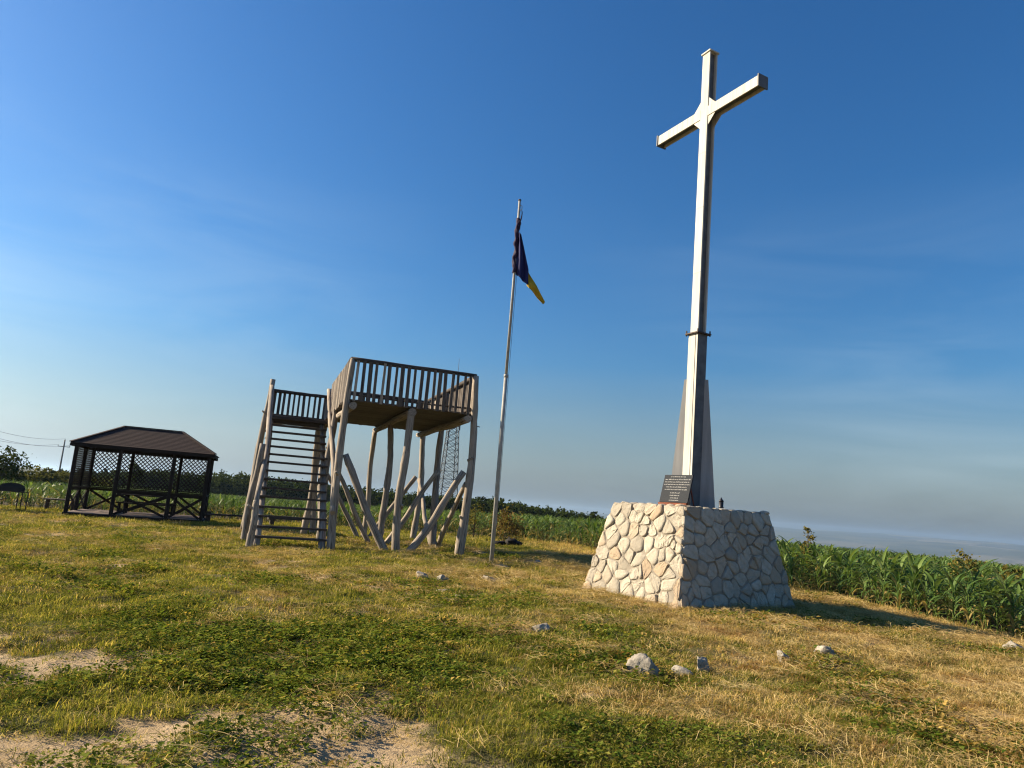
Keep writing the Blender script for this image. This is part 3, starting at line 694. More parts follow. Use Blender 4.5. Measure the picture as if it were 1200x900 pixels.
# stairs along the platform's side, climbing to a landing
SU0, SU1, SV1, LZ = -2.04, -.26, 5.55, 4.2
for u in (SU0, SU1):
    MB().log((u, -.25, gz(u, 0) + .02), (u, SV1 + .1, LZ - .12), .105, .085, .05, 9, 12).build('stringer', W, tower)
ns = 15
for k in range(ns):
    t = (k + .8) / (ns + .3); v = -.1 + (SV1 + .1) * t; z = LZ * t + .02
    MB().beam((SU0 - .10 - random.uniform(0, .07), v, z + random.uniform(-.012, .012)), (SU1 + .12 + random.uniform(0, .06), v, z + random.uniform(-.012, .012)), .24, .062).build('stair_step', M['wood_rail'], tower)
for k in range(8):
    v = SV1 + (k + .5) * .2
    MB().beam((SU0 - .12, v, LZ), (-.02, v, LZ), .185, .05).build('landing_board', M['wood_grey'], tower)
for v in (SV1 + .1, SV1 + 1.5):
    MB().log((SU0 - .2, v, LZ - .11), (0.05, v, LZ - .11), .085, .08, .02).build('landing_beam', W, tower)
MB().beam((SU0 - .02, SV1 - .02, LZ - .16), (-.15, SV1 - .02, LZ - .16), .04, .26).build('riser_board', M['wood_rail'], tower)
for (u, v, ut, zt, r) in ((SU0 - .16, -.32, SU0 - .13, 1.25, .115), (-2.38, 1.35, SU0 - .16, 2.9, .11), (-2.5, SV1 + .1, SU0 - .12, 5.5, .12), (-2.48, SV1 + 1.5, SU0 - .14, 5.42, .11), (-.4, SV1 + .85, -.3, 4.1, .13)):
    MB().log((u, v, gz(u, v)), (ut, v, zt), r * .95, r * .8, .08, 9, 12, .10).build('stair_post', W, tower)
MB().log((SU0 - .13, -.36, 1.18), (SU0 - .12, SV1 + .15, 5.3), .075, .085, .07, 9, 12).build('stair_handrail', W, tower)
MB().log((-.08, -.22, 1.05), (-.16, SV1 + .1, 5.35), .085, .075, .12, 9, 12).build('stair_handrail', W, tower)
rail_side((SU0 - .1, SV1 + 1.55), (-.05, SV1 + 1.55), (0, 1), LZ, 5.28)
rail_side((SU0 - .14, SV1 + .15), (SU0 - .14, SV1 + 1.45), (-1, 0), LZ, 5.28)
for (a, b, r) in (((.12, .05, 2.75), (1.62, -.14, -.1), .115), ((U1 - .12, -.05, 2.55), (U1 / 2 + .22, -.16, -.1), .115),
                  ((.1, V1 / 2 + .05, 2.7), (U1 / 2 - .25, V1 / 2 + .05, -.1), .085), ((U1 - .1, V1 / 2 - .1, 2.65), (U1 / 2 + .2, V1 / 2 + .03, -.1), .10),
                  ((U1 - .1, V1, 2.5), (U1 / 2 + .15, V1 - .05, -.1), .10), ((.12, V1, 2.5), (U1 / 2 - .2, V1 - .05, -.1), .09),
                  ((U1 + .04, .15, 2.2), (U1 + .05, V1 / 2 - .25, -.1), .09), ((U1 + .02, V1 - .12, 2.4), (U1 + .05, V1 / 2 + .25, -.1), .09),
                  ((-.02, V1 - .1, 2.6), (-.03, V1 / 2 + .2, -.1), .09)):
    MB().log(a, b, r * .85, r * 1.02, .09, 9, 12, .10).build('brace', W, tower)
MB().tube([(U1 + .05, -.02, 4.02), (U1 + .28, -.05, 3.98)], .014, 6).build('iron_peg', M['collar'], tower)

# ------------------------------------------------------------------ gazebo
GO = Vector((-16.2, 27.3)); GR = math.radians(20)
gzb = empty('gazebo', (GO.x, GO.y, hz(GO.x + 1, GO.y + 2)), GR, 'dark stained wooden gazebo with lattice walls and a hipped shingle roof', 'gazebo')
DK = M['wood_dark']; GU, GV, GE = 4.66, 3.5, 2.62
us = (0, 1.5, 3.4, 4.66); vsd = (0, 1.75, 3.5)
for u in us:
    for v in (0, GV): MB().beam((u, v, -.25), (u, v, GE), .13, .13, (0, 1, 0), .01).build('post', DK, gzb)
for u in (0, GU): MB().beam((u, 1.75, -.25), (u, 1.75, GE), .13, .13, (0, 1, 0), .01).build('post', DK, gzb)
for (a, b) in (((-.1, 0), (GU + .1, 0)), ((-.1, GV), (GU + .1, GV))):
    MB().beam((*a, GE + .07), (*b, GE + .07), .12, .135).build('eave_beam', DK, gzb)
for u in (0, GU): MB().beam((u, .065, GE + .07), (u, GV - .065, GE + .07), .118, .13).build('eave_beam', DK, gzb)
FLR = .14
for k in range(24):
    v = .02 + (k + .5) * (GV - .04) / 24
    MB().beam((-.05, v, FLR), (GU + .05, v, FLR), (GV - .04) / 24 - .008, .04).build('floor_board', M['deck'], gzb)
for v in (-.09, GV + .09): MB().beam((-.1, v, .04), (GU + .1, v, .04), .03, .2).build('skirt_board', DK, gzb)
for u in (-.09, GU + .09): MB().beam((u, 0, .04), (u, GV, .04), .03, .2).build('skirt_board', DK, gzb)
def bay(p, q, lattice=True, rail=1.08):
    p = Vector((*p, 0)); q = Vector((*q, 0)); d = (q - p).normalized(); nrm = Vector((-d.y, d.x, 0)); p = p + d * .066; q = q - d * .066; L = (q - p).length
    def at(s, z, o=0): return p + d * s + nrm * o + Vector((0, 0, z))
    MB().beam(at(0, rail), at(L, rail), .14, .05).build('rail', DK, gzb)
    MB().beam(at(0, rail - .075), at(L, rail - .075), .05, .09).build('rail_support', DK, gzb)
    MB().beam(at(0.02, FLR + .04, -.016), at(L - .02, rail - .12, -.016), .09, .03, nrm).build('cross_brace', DK, gzb)
    MB().beam(at(0.02, rail - .12, .016), at(L - .02, FLR + .04, .016), .09, .03, nrm).build('cross_brace', DK, gzb)
    if lattice:
        z0, z1 = rail + .06, GE - .02; H = z1 - z0; mb = MB(); st = .165
        for sg in (1, -1):
            k = -H
            while k < L + H:
                # lath x = k + sg*z, clipped to the panel
                pts_ = []
                t0, t1 = 0.0, H
                xa, xb = (k, k + H) if sg > 0 else (k + H, k)
                def xz(t): return xa + (xb - xa) * t / H
                lo, hi = (0 - xa) / (xb - xa) * H, (L - xa) / (xb - xa) * H
                a0, a1 = max(0, min(lo, hi)), min(H, max(lo, hi))
                if a1 - a0 > .05:
                    mb.beam(at(xz(a0), z0 + a0, sg * .006), at(xz(a1), z0 + a1, sg * .006), .038, .011, nrm, .001)
                k += st
        lat = mb.build('lattice_panel', DK, gzb); lat['kind'] = 'stuff'
        MB().beam(at(0, z1), at(L, z1), .045, .05).build('lattice_frame', DK, lat); MB().beam(at(0, z0), at(L, z0), .045, .04).build('lattice_frame', DK, lat)
for i in range(3): bay((us[i], GV), (us[i + 1], GV))
for i in range(2): bay((0, vsd[i]), (0, vsd[i + 1])); bay((GU, vsd[i]), (GU, vsd[i + 1]))
bay((us[1], 0), (us[2], 0), False); bay((us[2], 0), (us[3], 0), False)
def shingle_mat():
    t = NT('brown_shingle'); o = t.coord('Object'); b = t.n('ShaderNodeTexBrick'); b.inputs['Scale'].default_value = 1
    b.inputs['Brick Width'].default_value = .3; b.inputs['Row Height'].default_value = .14; b.inputs['Mortar Size'].default_value = .008
    b.inputs['Color1'].default_value = (.034, .018, .015, 1); b.inputs['Color2'].default_value = (.05, .027, .022, 1); b.inputs['Mortar'].default_value = (.012, .008, .008, 1)
    t.l(t.attr('grain').outputs['Vector'], b.inputs['Vector']); n_ = t.noise(o, 60, 3)
    c = t.mix(.35, b.outputs['Color'], t.ramp(n_, (.3, (.016, .009, .008)), (.7, (.055, .03, .024)))); t.bump(n_, .4, .006); return t.done(c, .9)
OV = .2; e0 = GE + .12
Ec = [(-OV, -OV, e0), (GU + OV, -OV, e0), (GU + OV, GV + OV, e0), (-OV, GV + OV, e0)]; R0 = (1.25, GV / 2, e0 + .88); R1 = (3.4, GV / 2, e0 + .88)
shm = shingle_mat()
def slope(corners):
    c = [Vector(q) for q in corners]; ex = (c[1] - c[0]).normalized(); n = ex.cross(c[-1] - c[0]).normalized(); ey = n.cross(ex)
    mb = MB(); V = [q for q in c] + [q - n * .05 for q in c]; G = [((q - c[0]).dot(ex), (q - c[0]).dot(ey), 0) for q in c] * 2; k = len(c)
    mb.add(V, [tuple(range(k)), tuple(reversed(range(k, 2 * k)))] + [(i, i + k, (i + 1) % k + k, (i + 1) % k) for i in range(k)], G); slope_o = mb.build('roof_slope', shm, gzb)
    Ls = (c[-1] - c[0]).dot(ey); nr = int(Ls / .14)
    mb = MB()
    for r in range(1, nr):                                       # shingle courses, each butt edge standing proud
        h = r * Ls / nr
        tl = h / Ls; a = c[0].lerp(c[-1], tl); b = c[1].lerp(c[-2] if k == 4 else c[-1], tl)
        if (b - a).length > .2: mb.beam(a + n * .001, b + n * .001, .012, .010, n, .001)
    o = mb.build('shingle_course', shm, slope_o); o['kind'] = 'stuff'
slope([Ec[0], Ec[1], R1, R0]); slope([Ec[2], Ec[3], R0, R1]); slope([Ec[1], Ec[2], R1]); slope([Ec[3], Ec[0], R0])
for a, b in ((Ec[0], R0), (Ec[3], R0), (Ec[1], R1), (Ec[2], R1), (R0, R1)):
    MB().beam(Vector(a) + Vector((0, 0, .02)), Vector(b) + Vector((0, 0, .02)), .14, .03).build('ridge_cap', shm, gzb)
for i in range(4):
    a, b = Vector(Ec[i]), Vector(Ec[(i + 1) % 4]); d = (b - a).normalized(); z_ = Vector((0, 0, -.085))
    MB().beam(a + z_ + d * .02, b + z_ - d * .02, .03, .10).build('fascia', DK, gzb)
# table and benches inside
def gl(u, v, z=0):
    c, s = math.cos(GR), math.sin(GR); return (GO.x + u * c - v * s, GO.y + u * s + v * c, gzb.location.z + z)
tb = empty('table', gl(2.5, 1.75, .16), GR, 'dark plank table standing inside the gazebo', 'table')
for k in range(4): MB().beam((-1.0, -.33 + k * .22, .74), (1.0, -.33 + k * .22, .74), .2, .04).build('top_board', DK, tb)
for sx in (-.75, .75):
    for sy in (-.3, .3): MB().beam((sx, sy, 0), (sx, sy, .72), .08, .08, (0, 1, 0)).build('leg', DK, tb)
def bench(name, loc, rz, L, hgt, label, group=None, mat=DK, back=False, th=.05, seat=None):
    b = empty(name, loc, rz, label, 'bench', group)
    for k in range(3): MB().beam((-L / 2, -.14 + k * .14, hgt), (L / 2, -.14 + k * .14, hgt), .125, th).build('seat_board', seat or mat, b)
    for sx in (-L / 2 + .12, L / 2 - .12):
        for sy in (-.13, .13): MB().beam((sx, sy, -.15), (sx, sy, hgt - .03), .07, .07, (0, 1, 0)).build('leg', mat, b)
    return b
bench('bench', gl(2.5, .85, .16), GR, 2.0, .44, 'plank bench on the camera side of the table in the gazebo'.replace('on the camera side of', 'on the open front side of'))
bench('bench', gl(2.5, 2.75, .16), GR, 2.0, .44, 'plank bench between the table and the rear lattice of the gazebo')
def at_px(px, Yd): 
    q = px2w(px, 600, Yd); return q.x
xb = at_px(69, 29.4); bench('bench', (xb, 29.4, hz(xb, 29.4)), .3, 1.15, .46, 'low bench with seat coloured pale as sunlit, beside the brazier end of the gazebo', mat=M['wood_rail'], seat=M['deck'])  # paler seat colour stands for sunlight on its top
for (pa, Ya, lab) in ((272, 31.6, 'low dark bench by the gazebo corner nearest the tower stairs'), (345, 33.5, 'low dark bench seen through the tower stairs at the corn edge')):
    xq = at_px(pa, Ya); b = empty('low_bench', (xq, Ya, hz(xq, Ya)), .55, lab, 'bench', 'low benches between gazebo and corn')
    MB().beam((-1.15, 0, .36), (1.15, 0, .36), .3, .07).build('seat_board', M['wood_rail'], b)
    for sx in (-.95, .95): MB().beam((sx, 0, -.15), (sx, 0, .48), .2, .14, (0, 1, 0), .02).build('leg', M['wood_rail'], b)

# brazier left of the gazebo
bx = at_px(6, 27.8); br = empty('brazier', (bx, 27.8, hz(bx, 27.8)), .25, 'sooty black metal brazier on thin legs with an arched end plate', 'brazier')
MB().beam((-.55, 0, .70), (.45, 0, .70), .42, .03).build('fire_pan', M['black_metal'], br)
for y in (-.2, .2): MB().beam((-.55, y, .78), (.45, y, .78), .012, .18).build('pan_side', M['black_metal'], br)
arc = [(.0 + .42 * math.cos(t), .16 * math.sin(t)) for t in np.linspace(0, math.pi, 13)]
MB().prism([(-.5, -.02), (.42, -.02)] + [(x, y) for x, y in arc], (0, .23, .86), (1, 0, 0), (0, 0, 1), (0, -1, 0), .015).build('arched_plate', M['black_metal'], br)
for sx in (-.5, .4):
    for sy in (-.19, .19): MB().beam((sx, sy, -.15), (sx, sy, .7), .03, .03, (0, 1, 0), .002).build('leg', M['black_metal'], br)
MB().beam((.45, -.2, .69), (.72, -.2, .69), .03, .03).build('side_bar', M['black_metal'], br); MB().beam((.72, -.2, -.15), (.72, -.2, .7), .03, .03, (0, 1, 0), .002).build('leg', M['black_metal'], br)
MB().beam((-.6, -.05, .25), (-.05, -.05, .42), .3, .02).build('wood_tray', M['black_metal'], br)

# ------------------------------------------------------------------ rocks
rocks = [(749, 789, .19, .145, 'large pale upright rock, tallest in the row of rocks in the straw', 1), (797, 792, .15, .06, 'flat pale stone lying between two upright rocks in the straw', 2),
         (823, 786, .14, .12, 'pale pointed rock beside the flat stone in the straw', 3), (919, 775, .10, .11, 'small white rock in weeds beside a larger grey rock', 4),
         (964, 771, .20, .15, 'grey shaded rock half hidden in weeds at the end of the rock row', 5), (493, 681, .24, .13, 'wide pale rock in short grass below the timber tower', 6),
         (519, 681, .18, .10, 'brown rock close beside the wide pale rock below the tower', 7), (572, 681, .20, .10, 'slanted white stone in the grass before the flagpole', 8),
         (521, 694, .16, .06, 'small flat stone in the grass before the brown rock', 9), (634, 738, .17, .06, 'low flat pale stone alone in the mown grass', 10),
         (1187, 761, .24, .10, 'pale flat stone at the edge of the tall corn', 11), (630, 662, .18, .10, 'grey stone in the tower shadow behind the flagpole', 12), (537, 703, .12, .03, 'thin pinkish stone flake in the grass before the flagpole', 13)]
for (px, py, s, h, lab, sd_) in rocks:
    d = fw + rt * ((px - 600) / 840) - up * ((py - 450) / 840)
    zg = 0.0
    for _ in range(6):
        q = Vector((0, 0, EYE)) + d * ((zg - EYE) / d.z); zg = hz(q.x, q.y)
    o = new_obj('rock', rock_mesh(sd_, s, s * random.uniform(.7, .95), h * 1.15, 4, .34)); o.data.materials.append(M['rock'])
    o.location = (q.x, q.y, zg + h * .28); o.rotation_euler = (random.uniform(-.2, .2), random.uniform(-.2, .2), random.uniform(0, 6)); tag(o, lab, 'rock')
for (px, Yd, s, lab) in ((589, 30.5, .26, 'smaller black charred lump at the corn edge beside a dry bush'), (603, 30.2, .36, 'larger black charred lump at the corn edge beside a dry bush')):
    xq = at_px(px, Yd); o = new_obj('charred_lump', rock_mesh(77 + px, s, s * .8, s * .72, 3, .6)); o.data.materials.append(M['char'])
    o.location = (xq, Yd, hz(xq, Yd) + s * .4); tag(o, lab, 'lump')

# ------------------------------------------------------------------ foliage makers
def leaf_cloud(pts, size, n_rng, flat=.0, asp=.55):
    """one folded quad per point, random orientation; returns verts, faces, rnd"""
    n = len(pts); d = n_rng.normal(size=(n, 3)); d[:, 2] *= (1 - flat); d /= np.linalg.norm(d, axis=1)[:, None] + 1e-9
    e = np.cross(d, n_rng.normal(size=(n, 3))); e /= np.linalg.norm(e, axis=1)[:, None] + 1e-9
    s = size * n_rng.uniform(.6, 1.35, n)[:, None]
    V = np.stack([pts - d * s, pts + e * s * asp, pts + d * s, pts - e * s * asp], 1).reshape(-1, 3)
    F = np.arange(4 * n).reshape(n, 4); return V, F
def np_mesh(name, V, F, mat, rnd=None):
    me_ = bpy.data.meshes.new(name); V = np.asarray(V, float); F = np.asarray(F); k = F.shape[1]
    me_.vertices.add(len(V)); me_.vertices.foreach_set('co', V.ravel()); me_.loops.add(F.size); me_.loops.foreach_set('vertex_index', F.ravel())
    me_.polygons.add(len(F)); me_.polygons.foreach_set('loop_start', np.arange(0, F.size, k)); me_.polygons.foreach_set('loop_total', np.full(len(F), k))
    me_.update(calc_edges=True)
    if rnd is not None: me_.attributes.new('rnd', 'FLOAT', 'POINT').data.foreach_set('value', np.asarray(rnd, float))
    me_.materials.append(mat); return me_
def crown_points(rg, R, H, zc, n_cl, per, conif=False):
    P = []; C = []
    for _ in range(n_cl):
        if conif:
            t = rg.random() ** .8; a = rg.random() * 6.28; rr_ = R * (1 - t) * rg.uniform(.5, 1.05); c = np.array([rr_ * math.cos(a), rr_ * math.sin(a), zc - H + 2 * H * t]); sg = R * .16 * (1.2 - t)
        else:
            v = rg.normal(size=3); v /= np.linalg.norm(v); k = rg.uniform(.35, 1.0); c = np.array([v[0] * R * k, v[1] * R * k, zc + v[2] * H * k]); sg = R * rg.uniform(.12, .24)
        C.append(c); P.append(c + rg.normal(size=(per, 3)) * sg * np.array([1, 1, .75]))
    return np.concatenate(P), C
def make_tree(name, loc, R, Ht, label, cat, mat, seed, n_cl=30, per=26, leaf=.16, trunk=True, conif=False, group=None, low=.35):
    rg = np.random.default_rng(seed); root = empty(name, loc, 0, label, cat, group)
    H = Ht * (1 - low) / 2; zc = Ht * low + H
    P_, C = crown_points(rg, R, H, zc, n_cl, per, conif); V, F = leaf_cloud(P_, leaf, rg)
    new_obj('crown' if cat == 'tree' else 'foliage', np_mesh('crown', V, F, mat, np.repeat(rg.random(len(F)), 4)), root)
    mb = MB(); r0_ = max(.03, Ht * .02); mb.tube([(0, 0, -.2), (0.04 * Ht * .3, 0, Ht * .3), (0, .02 * Ht, Ht * .62), (0, 0, Ht * .9)], [r0_, r0_ * .8, r0_ * .5, r0_ * .15], 7)
    for c in C[:10]: mb.tube([(0, 0, Ht * random.uniform(.12, .5)), tuple(c * .55 + np.array([0, 0, c[2] * .1])), tuple(c)], [r0_ * .45, r0_ * .28, r0_ * .08], 5)
    mb.build('trunk' if cat == 'tree' else 'stems', M['bark'], root); return root

# trees and shrubs one can tell apart
xq = at_px(-6, 58); make_tree('field_tree', (xq, 58, hz(xq, 58)), 1.7, 3.6, 'small leafy tree standing above the hedge beyond the brazier', 'tree', M['tree'], 5, 42, 34, .13, low=.18)
hd = [(4, 61, 1.5, 2.0), (18, 66, 1.6, 1.9), (31, 70, 1.5, 1.7), (44, 72, 1.9, 2.0), (53, 70, 1.6, 2.2), (64, 73, 1.7, 1.8), (78, 76, 1.9, 1.9), (90, 78, 1.8, 2.1), (104, 80, 2.0, 2.0), (-10, 60, 1.7, 2.2)]
for i, (px, Yd, R, Ht) in enumerate(hd):
    xq = at_px(px, Yd); make_tree('hedge_shrub', (xq, Yd, hz(xq, Yd) - .1), R, Ht + .35, 'olive brown shrub in the ragged hedge beyond the corn by the utility pole', 'shrub', M['hedge'], 50 + i, 26, 26, .17, group='hedge shrubs beyond the corn', low=.02)
xq = at_px(153, 120); make_tree('poplar_tree', (xq, 120, hz(xq, 120)), 1.1, 5.6, 'narrow dark tree rising above the wood behind the gazebo', 'tree', M['tree'], 71, 40, 26, .2, low=.1)
xq = at_px(598, 31.6); make_tree('dry_bush', (xq, 31.6, hz(xq, 31.6)), .85, 1.55, 'brown dry bush behind two charred lumps at the corn edge', 'shrub', M['dry_bush'], 72, 34, 34, .06, low=.0)
for i, (px, Yd, R, Ht, lab) in enumerate(((948, 24, .35, 1.9, 'yellowish weed bush topping the corn beside the pedestal'), (1130, 20, .45, 1.75, 'widest reddish weed bush poking out of the tall corn'), (1183, 19, .3, 1.6, 'small yellow weed bush in the corn near the flat edge stone'), (557, 37, .8, 1.7, 'olive weed bush at the corn edge beside the tower leg'))):
    xq = at_px(px, Yd); make_tree('weed_bush', (xq, Yd, hz(xq, Yd)), R, Ht, lab, 'shrub', M['weed_bush'], 80 + i, 26, 26, .05, low=.3)
# the far wood: one dark mass
def far_wood():
    rg = np.random.default_rng(33); VV = []; FF = []; RR = []; nV = 0
    px = [60, 100, 150, 200, 270, 330, 400, 430, 500, 560, 590, 620, 660, 700, 730]; top = [2, 5, 9, 12, 15, 14, 9, 10, 6, 8, 8, 4, 1, -3, -8]
    x = 60.0
    while x < 730:
        for row in range(3):
            Yd = 188 + row * 8 + rg.uniform(-4, 4); xx = x + rg.uniform(-3, 3)
            wx = px2w(xx, 600, Yd).x; hor = 548 + .0772 * xx
            tz = EYE + (np.interp(xx, px, top) + rg.uniform(-3.2, 1.5)) / 840 * Yd; g = hz(wx, Yd); Ht = max(2.5, tz - g); R = rg.uniform(1.7, 2.6)
            P_, _ = crown_points(rg, R, Ht * .5, Ht * .5, 20, 15); V, F = leaf_cloud(P_ + np.array([wx, Yd, g]), .36, rg)
            VV.append(V); FF.append(F + nV); nV += len(V); RR.append(np.repeat(rg.random(len(F)) * .6 + rg.random() * .4, 4))
        x += 5.2
    o = new_obj('far_wood', np_mesh('far_wood', np.concatenate(VV), np.concatenate(FF), M['tree'], np.concatenate(RR)))
    tag(o, 'dark green belt of far woodland beyond the corn field', 'wood', kind='stuff')
far_wood()
for i, (px, Yd, R, Ht) in enumerate(((697, 170, 1.1, 0), (563, 176, 1.6, 0))):
    xq = at_px(px, Yd); g = hz(xq, Yd); Ht = EYE + ((3.5, 11)[i]) / 840 * Yd - g
    make_tree('wood_edge_tree', (xq, Yd, g), R, Ht, ('lone small tree ending the far wood beside the pedestal', 'rounded tree rising from the far wood beside the flagpole')[i], 'tree', M['tree'], 90 + i, 34, 22, .3, low=.1)

# ------------------------------------------------------------------ utility pole, wires, lattice mast
def upole(name, x, y, lab):
    g = hz(x, y); Ht = 7.35 - g + 0; r = empty(name, (x, y, g), .5, lab, 'utility pole', 'utility poles on the power line')
    MB().tube([(0, 0, -.5), (0, 0, Ht)], [.17, .11], 10).build('pole', M['concrete_pole'], r)
    arm_ = MB().beam((-.95, 0, Ht - 1.2), (.95, 0, Ht - 1.2), .1, .1).build('crossarm', M['mast_metal'], r)
    ins = []
    for sx in (-.88, .88): MB().tube([(sx, 0, Ht - 1.15), (sx, 0, Ht - .93)], [.06, .05], 8).build('insulator', M['concrete_pole'], arm_); ins.append((sx, Ht - .9 + g))
    MB().tube([(0, 0, Ht), (0, 0, Ht + .22)], [.06, .05], 8).build('insulator', M['concrete_pole'], r); ins.append((0, Ht + .22 + g))
    return [Vector((x + sx * math.cos(.5), y + sx * math.sin(.5), z)) for sx, z in ins]
pa = upole('utility_pole', -79.5, 130, 'grey utility pole with one crossarm rising from the hedge beyond the gazebo')
pb = upole('utility_pole', -66.0, 84, 'grey utility pole with one crossarm further along the hedge, off beside the small tree')
for i, (a, b) in enumerate(zip(pa, pb)):
    pts = [a.lerp(b, k / 14) - Vector((0, 0, 1.1 * 4 * (k / 14) * (1 - k / 14))) for k in range(15)]
    tag(MB().tube(pts, .02, 5).build('power_wire', M['cable']), 'thin dark power wire strung between the utility poles', 'wire', 'power wires')
def mast():
    mx_, my_ = -18.6, 240; g = hz(mx_, my_); r = empty('lattice_mast', (mx_, my_, g), .35, 'tall slender steel lattice mast standing beyond the far wood', 'mast')
    Ht = 40 - g; w0, w1 = 6.0, 1.9
    def cor(k, t): w = (w0 + (w1 - w0) * t) / 2; return Vector(((-w, w, w, -w)[k], (-w, -w, w, w)[k], Ht * t))
    for k in range(4): MB().tube([cor(k, 0), cor(k, .5), cor(k, 1)], [.17, .15, .12], 6).build('mast_leg', M['mast_metal'], r)
    ts = [0]; 
    while ts[-1] < 1: ts.append(ts[-1] + .075 * (1.0 - .62 * ts[-1]))
    ts = [t / ts[-1] for t in ts]
    for a, b in zip(ts[:-1], ts[1:]):
        mb = MB()
        for k in range(4):
            q = (k + 1) % 4
            mb.tube([cor(k, a), cor(q, b)], .075, 5); mb.tube([cor(q, a), cor(k, b)], .075, 5); mb.tube([cor(k, b), cor(q, b)], .06, 5)
        mb.build('bracing', M['mast_metal'], r)
    for (t, k) in ((.62, 0), (.55, 0), (.68, 1), (.9, 2)): c = cor(k, t) * 1.12; MB().box((c.x, c.y, Ht * t), (.35, .25, 1.9)).build('antenna_panel', M['mast_metal'], r)
    MB().tube([(0, 0, Ht), (0, 0, Ht + 10)], [.12, .05], 6).build('spire', M['mast_metal'], r)
mast()

# ------------------------------------------------------------------ scattering
def scatter(name, pts, rot, scl, pidx, tint, protos, label, cat):
    me_ = bpy.data.meshes.new(name); me_.vertices.add(len(pts)); me_.vertices.foreach_set('co', np.asarray(pts, float).ravel())
    me_.attributes.new('rot', 'FLOAT_VECTOR', 'POINT').data.foreach_set('vector', np.asarray(rot, float).ravel())
    me_.attributes.new('scl', 'FLOAT_VECTOR', 'POINT').data.foreach_set('vector', np.asarray(scl, float).ravel())
    me_.attributes.new('pidx', 'INT', 'POINT').data.foreach_set('value', np.asarray(pidx, np.int32))
    me_.attributes.new('tint', 'FLOAT', 'POINT').data.foreach_set('value', np.asarray(tint, float))
    o = new_obj(name, me_); tag(o, label, cat, kind='stuff')
    col = bpy.data.collections.new(name + '_kinds')
    for k, pm in enumerate(protos): col.objects.link(bpy.data.objects.new('%s_kind_%02d' % (name, k), pm))
    g = bpy.data.node_groups.new(name + '_scatter', 'GeometryNodeTree')
    g.interface.new_socket('Geometry', in_out='INPUT', socket_type='NodeSocketGeometry'); g.interface.new_socket('Geometry', in_out='OUTPUT', socket_type='NodeSocketGeometry')
    gi = g.nodes.new('NodeGroupInput'); go = g.nodes.new('NodeGroupOutput'); ip = g.nodes.new('GeometryNodeInstanceOnPoints'); ci = g.nodes.new('GeometryNodeCollectionInfo')
    ci.inputs['Collection'].default_value = col; ci.inputs['Separate Children'].default_value = True; ci.inputs['Reset Children'].default_value = True
    def na(nm, ty):
        n_ = g.nodes.new('GeometryNodeInputNamedAttribute'); n_.data_type = ty; n_.inputs['Name'].default_value = nm; return n_.outputs['Attribute']
    e2r = g.nodes.new('FunctionNodeEulerToRotation'); g.links.new(na('rot', 'FLOAT_VECTOR'), e2r.inputs[0])
    g.links.new(gi.outputs[0], ip.inputs['Points']); g.links.new(ci.outputs[0], ip.inputs['Instance']); ip.inputs['Pick Instance'].default_value = True
    g.links.new(na('pidx', 'INT'), ip.inputs['Instance Index']); g.links.new(e2r.outputs[0], ip.inputs['Rotation']); g.links.new(na('scl', 'FLOAT_VECTOR'), ip.inputs['Scale'])
    g.links.new(ip.outputs[0], go.inputs[0]); md = o.modifiers.new('scatter', 'NODES'); md.node_group = g; return o

def blade_tuft(seed, n, h, spread, lean, w):
    r = random.Random(seed); V = []; F = []; R = []
    for _ in range(n):
        a = r.uniform(0, 6.28); q = spread * math.sqrt(r.random()); bx_, by_ = q * math.cos(a), q * math.sin(a); b = r.uniform(0, 6.28); L = h * r.uniform(.5, 1.15); ln2 = lean * r.uniform(.3, 1.3)
        dx, dy = math.cos(b), math.sin(b); sx, sy = -dy * w * r.uniform(.7, 1.3), dx * w * r.uniform(.7, 1.3); k = len(V)
        m1 = L * .55; t1 = ln2 * .35 * L; t2 = ln2 * L; hz2 = L * max(.12, 1 - .45 * ln2)
        V += [(bx_ - sx, by_ - sy, -.01), (bx_ + sx, by_ + sy, -.01), (bx_ + dx * t1 + sx * .8, by_ + dy * t1 + sy * .8, m1 * (1 - .15 * ln2)), (bx_ + dx * t1 - sx * .8, by_ + dy * t1 - sy * .8, m1 * (1 - .15 * ln2)), (bx_ + dx * t2 + sx * .15, by_ + dy * t2 + sy * .15, hz2), (bx_ + dx * t2 - sx * .15, by_ + dy * t2 - sy * .15, hz2)]
        F += [(k, k + 1, k + 2, k + 3), (k + 3, k + 2, k + 4, k + 5)]; R += [r.random()] * 6
    return np_mesh('tuft', V, F, M['grass'], R)
def weed_clump(seed, n, h, spread, ls):
    r = random.Random(seed); V = []; F = []; R = []
    for _ in range(n):
        a = r.uniform(0, 6.28); q = spread * math.sqrt(r.random()); cx, cy_ = q * math.cos(a), q * math.sin(a); z = h * r.uniform(.15, 1) * (1 - .5 * (q / spread) ** 2); b = a + r.uniform(-1.2, 1.2); L = ls * r.uniform(.6, 1.4); wd = L * r.uniform(.28, .45)
        dx, dy = math.cos(b), math.sin(b); tz = r.uniform(-.35, .7) * L; k = len(V); px_, py_ = -dy * wd, dx * wd
        V += [(cx, cy_, z), (cx + dx * L * .45 + px_, cy_ + dy * L * .45 + py_, z + tz * .5 + wd * .4), (cx + dx * L, cy_ + dy * L, z + tz * .8), (cx + dx * L * .45 - px_, cy_ + dy * L * .45 - py_, z + tz * .5 + wd * .4), (cx + dx * L * .5, cy_ + dy * L * .5, z + tz * .5)]
        F += [(k, k + 1, k + 2, k + 4), (k, k + 4, k + 2, k + 3)]; R += [r.random()] * 5
    return np_mesh('weed', V, F, M['weed'], R)
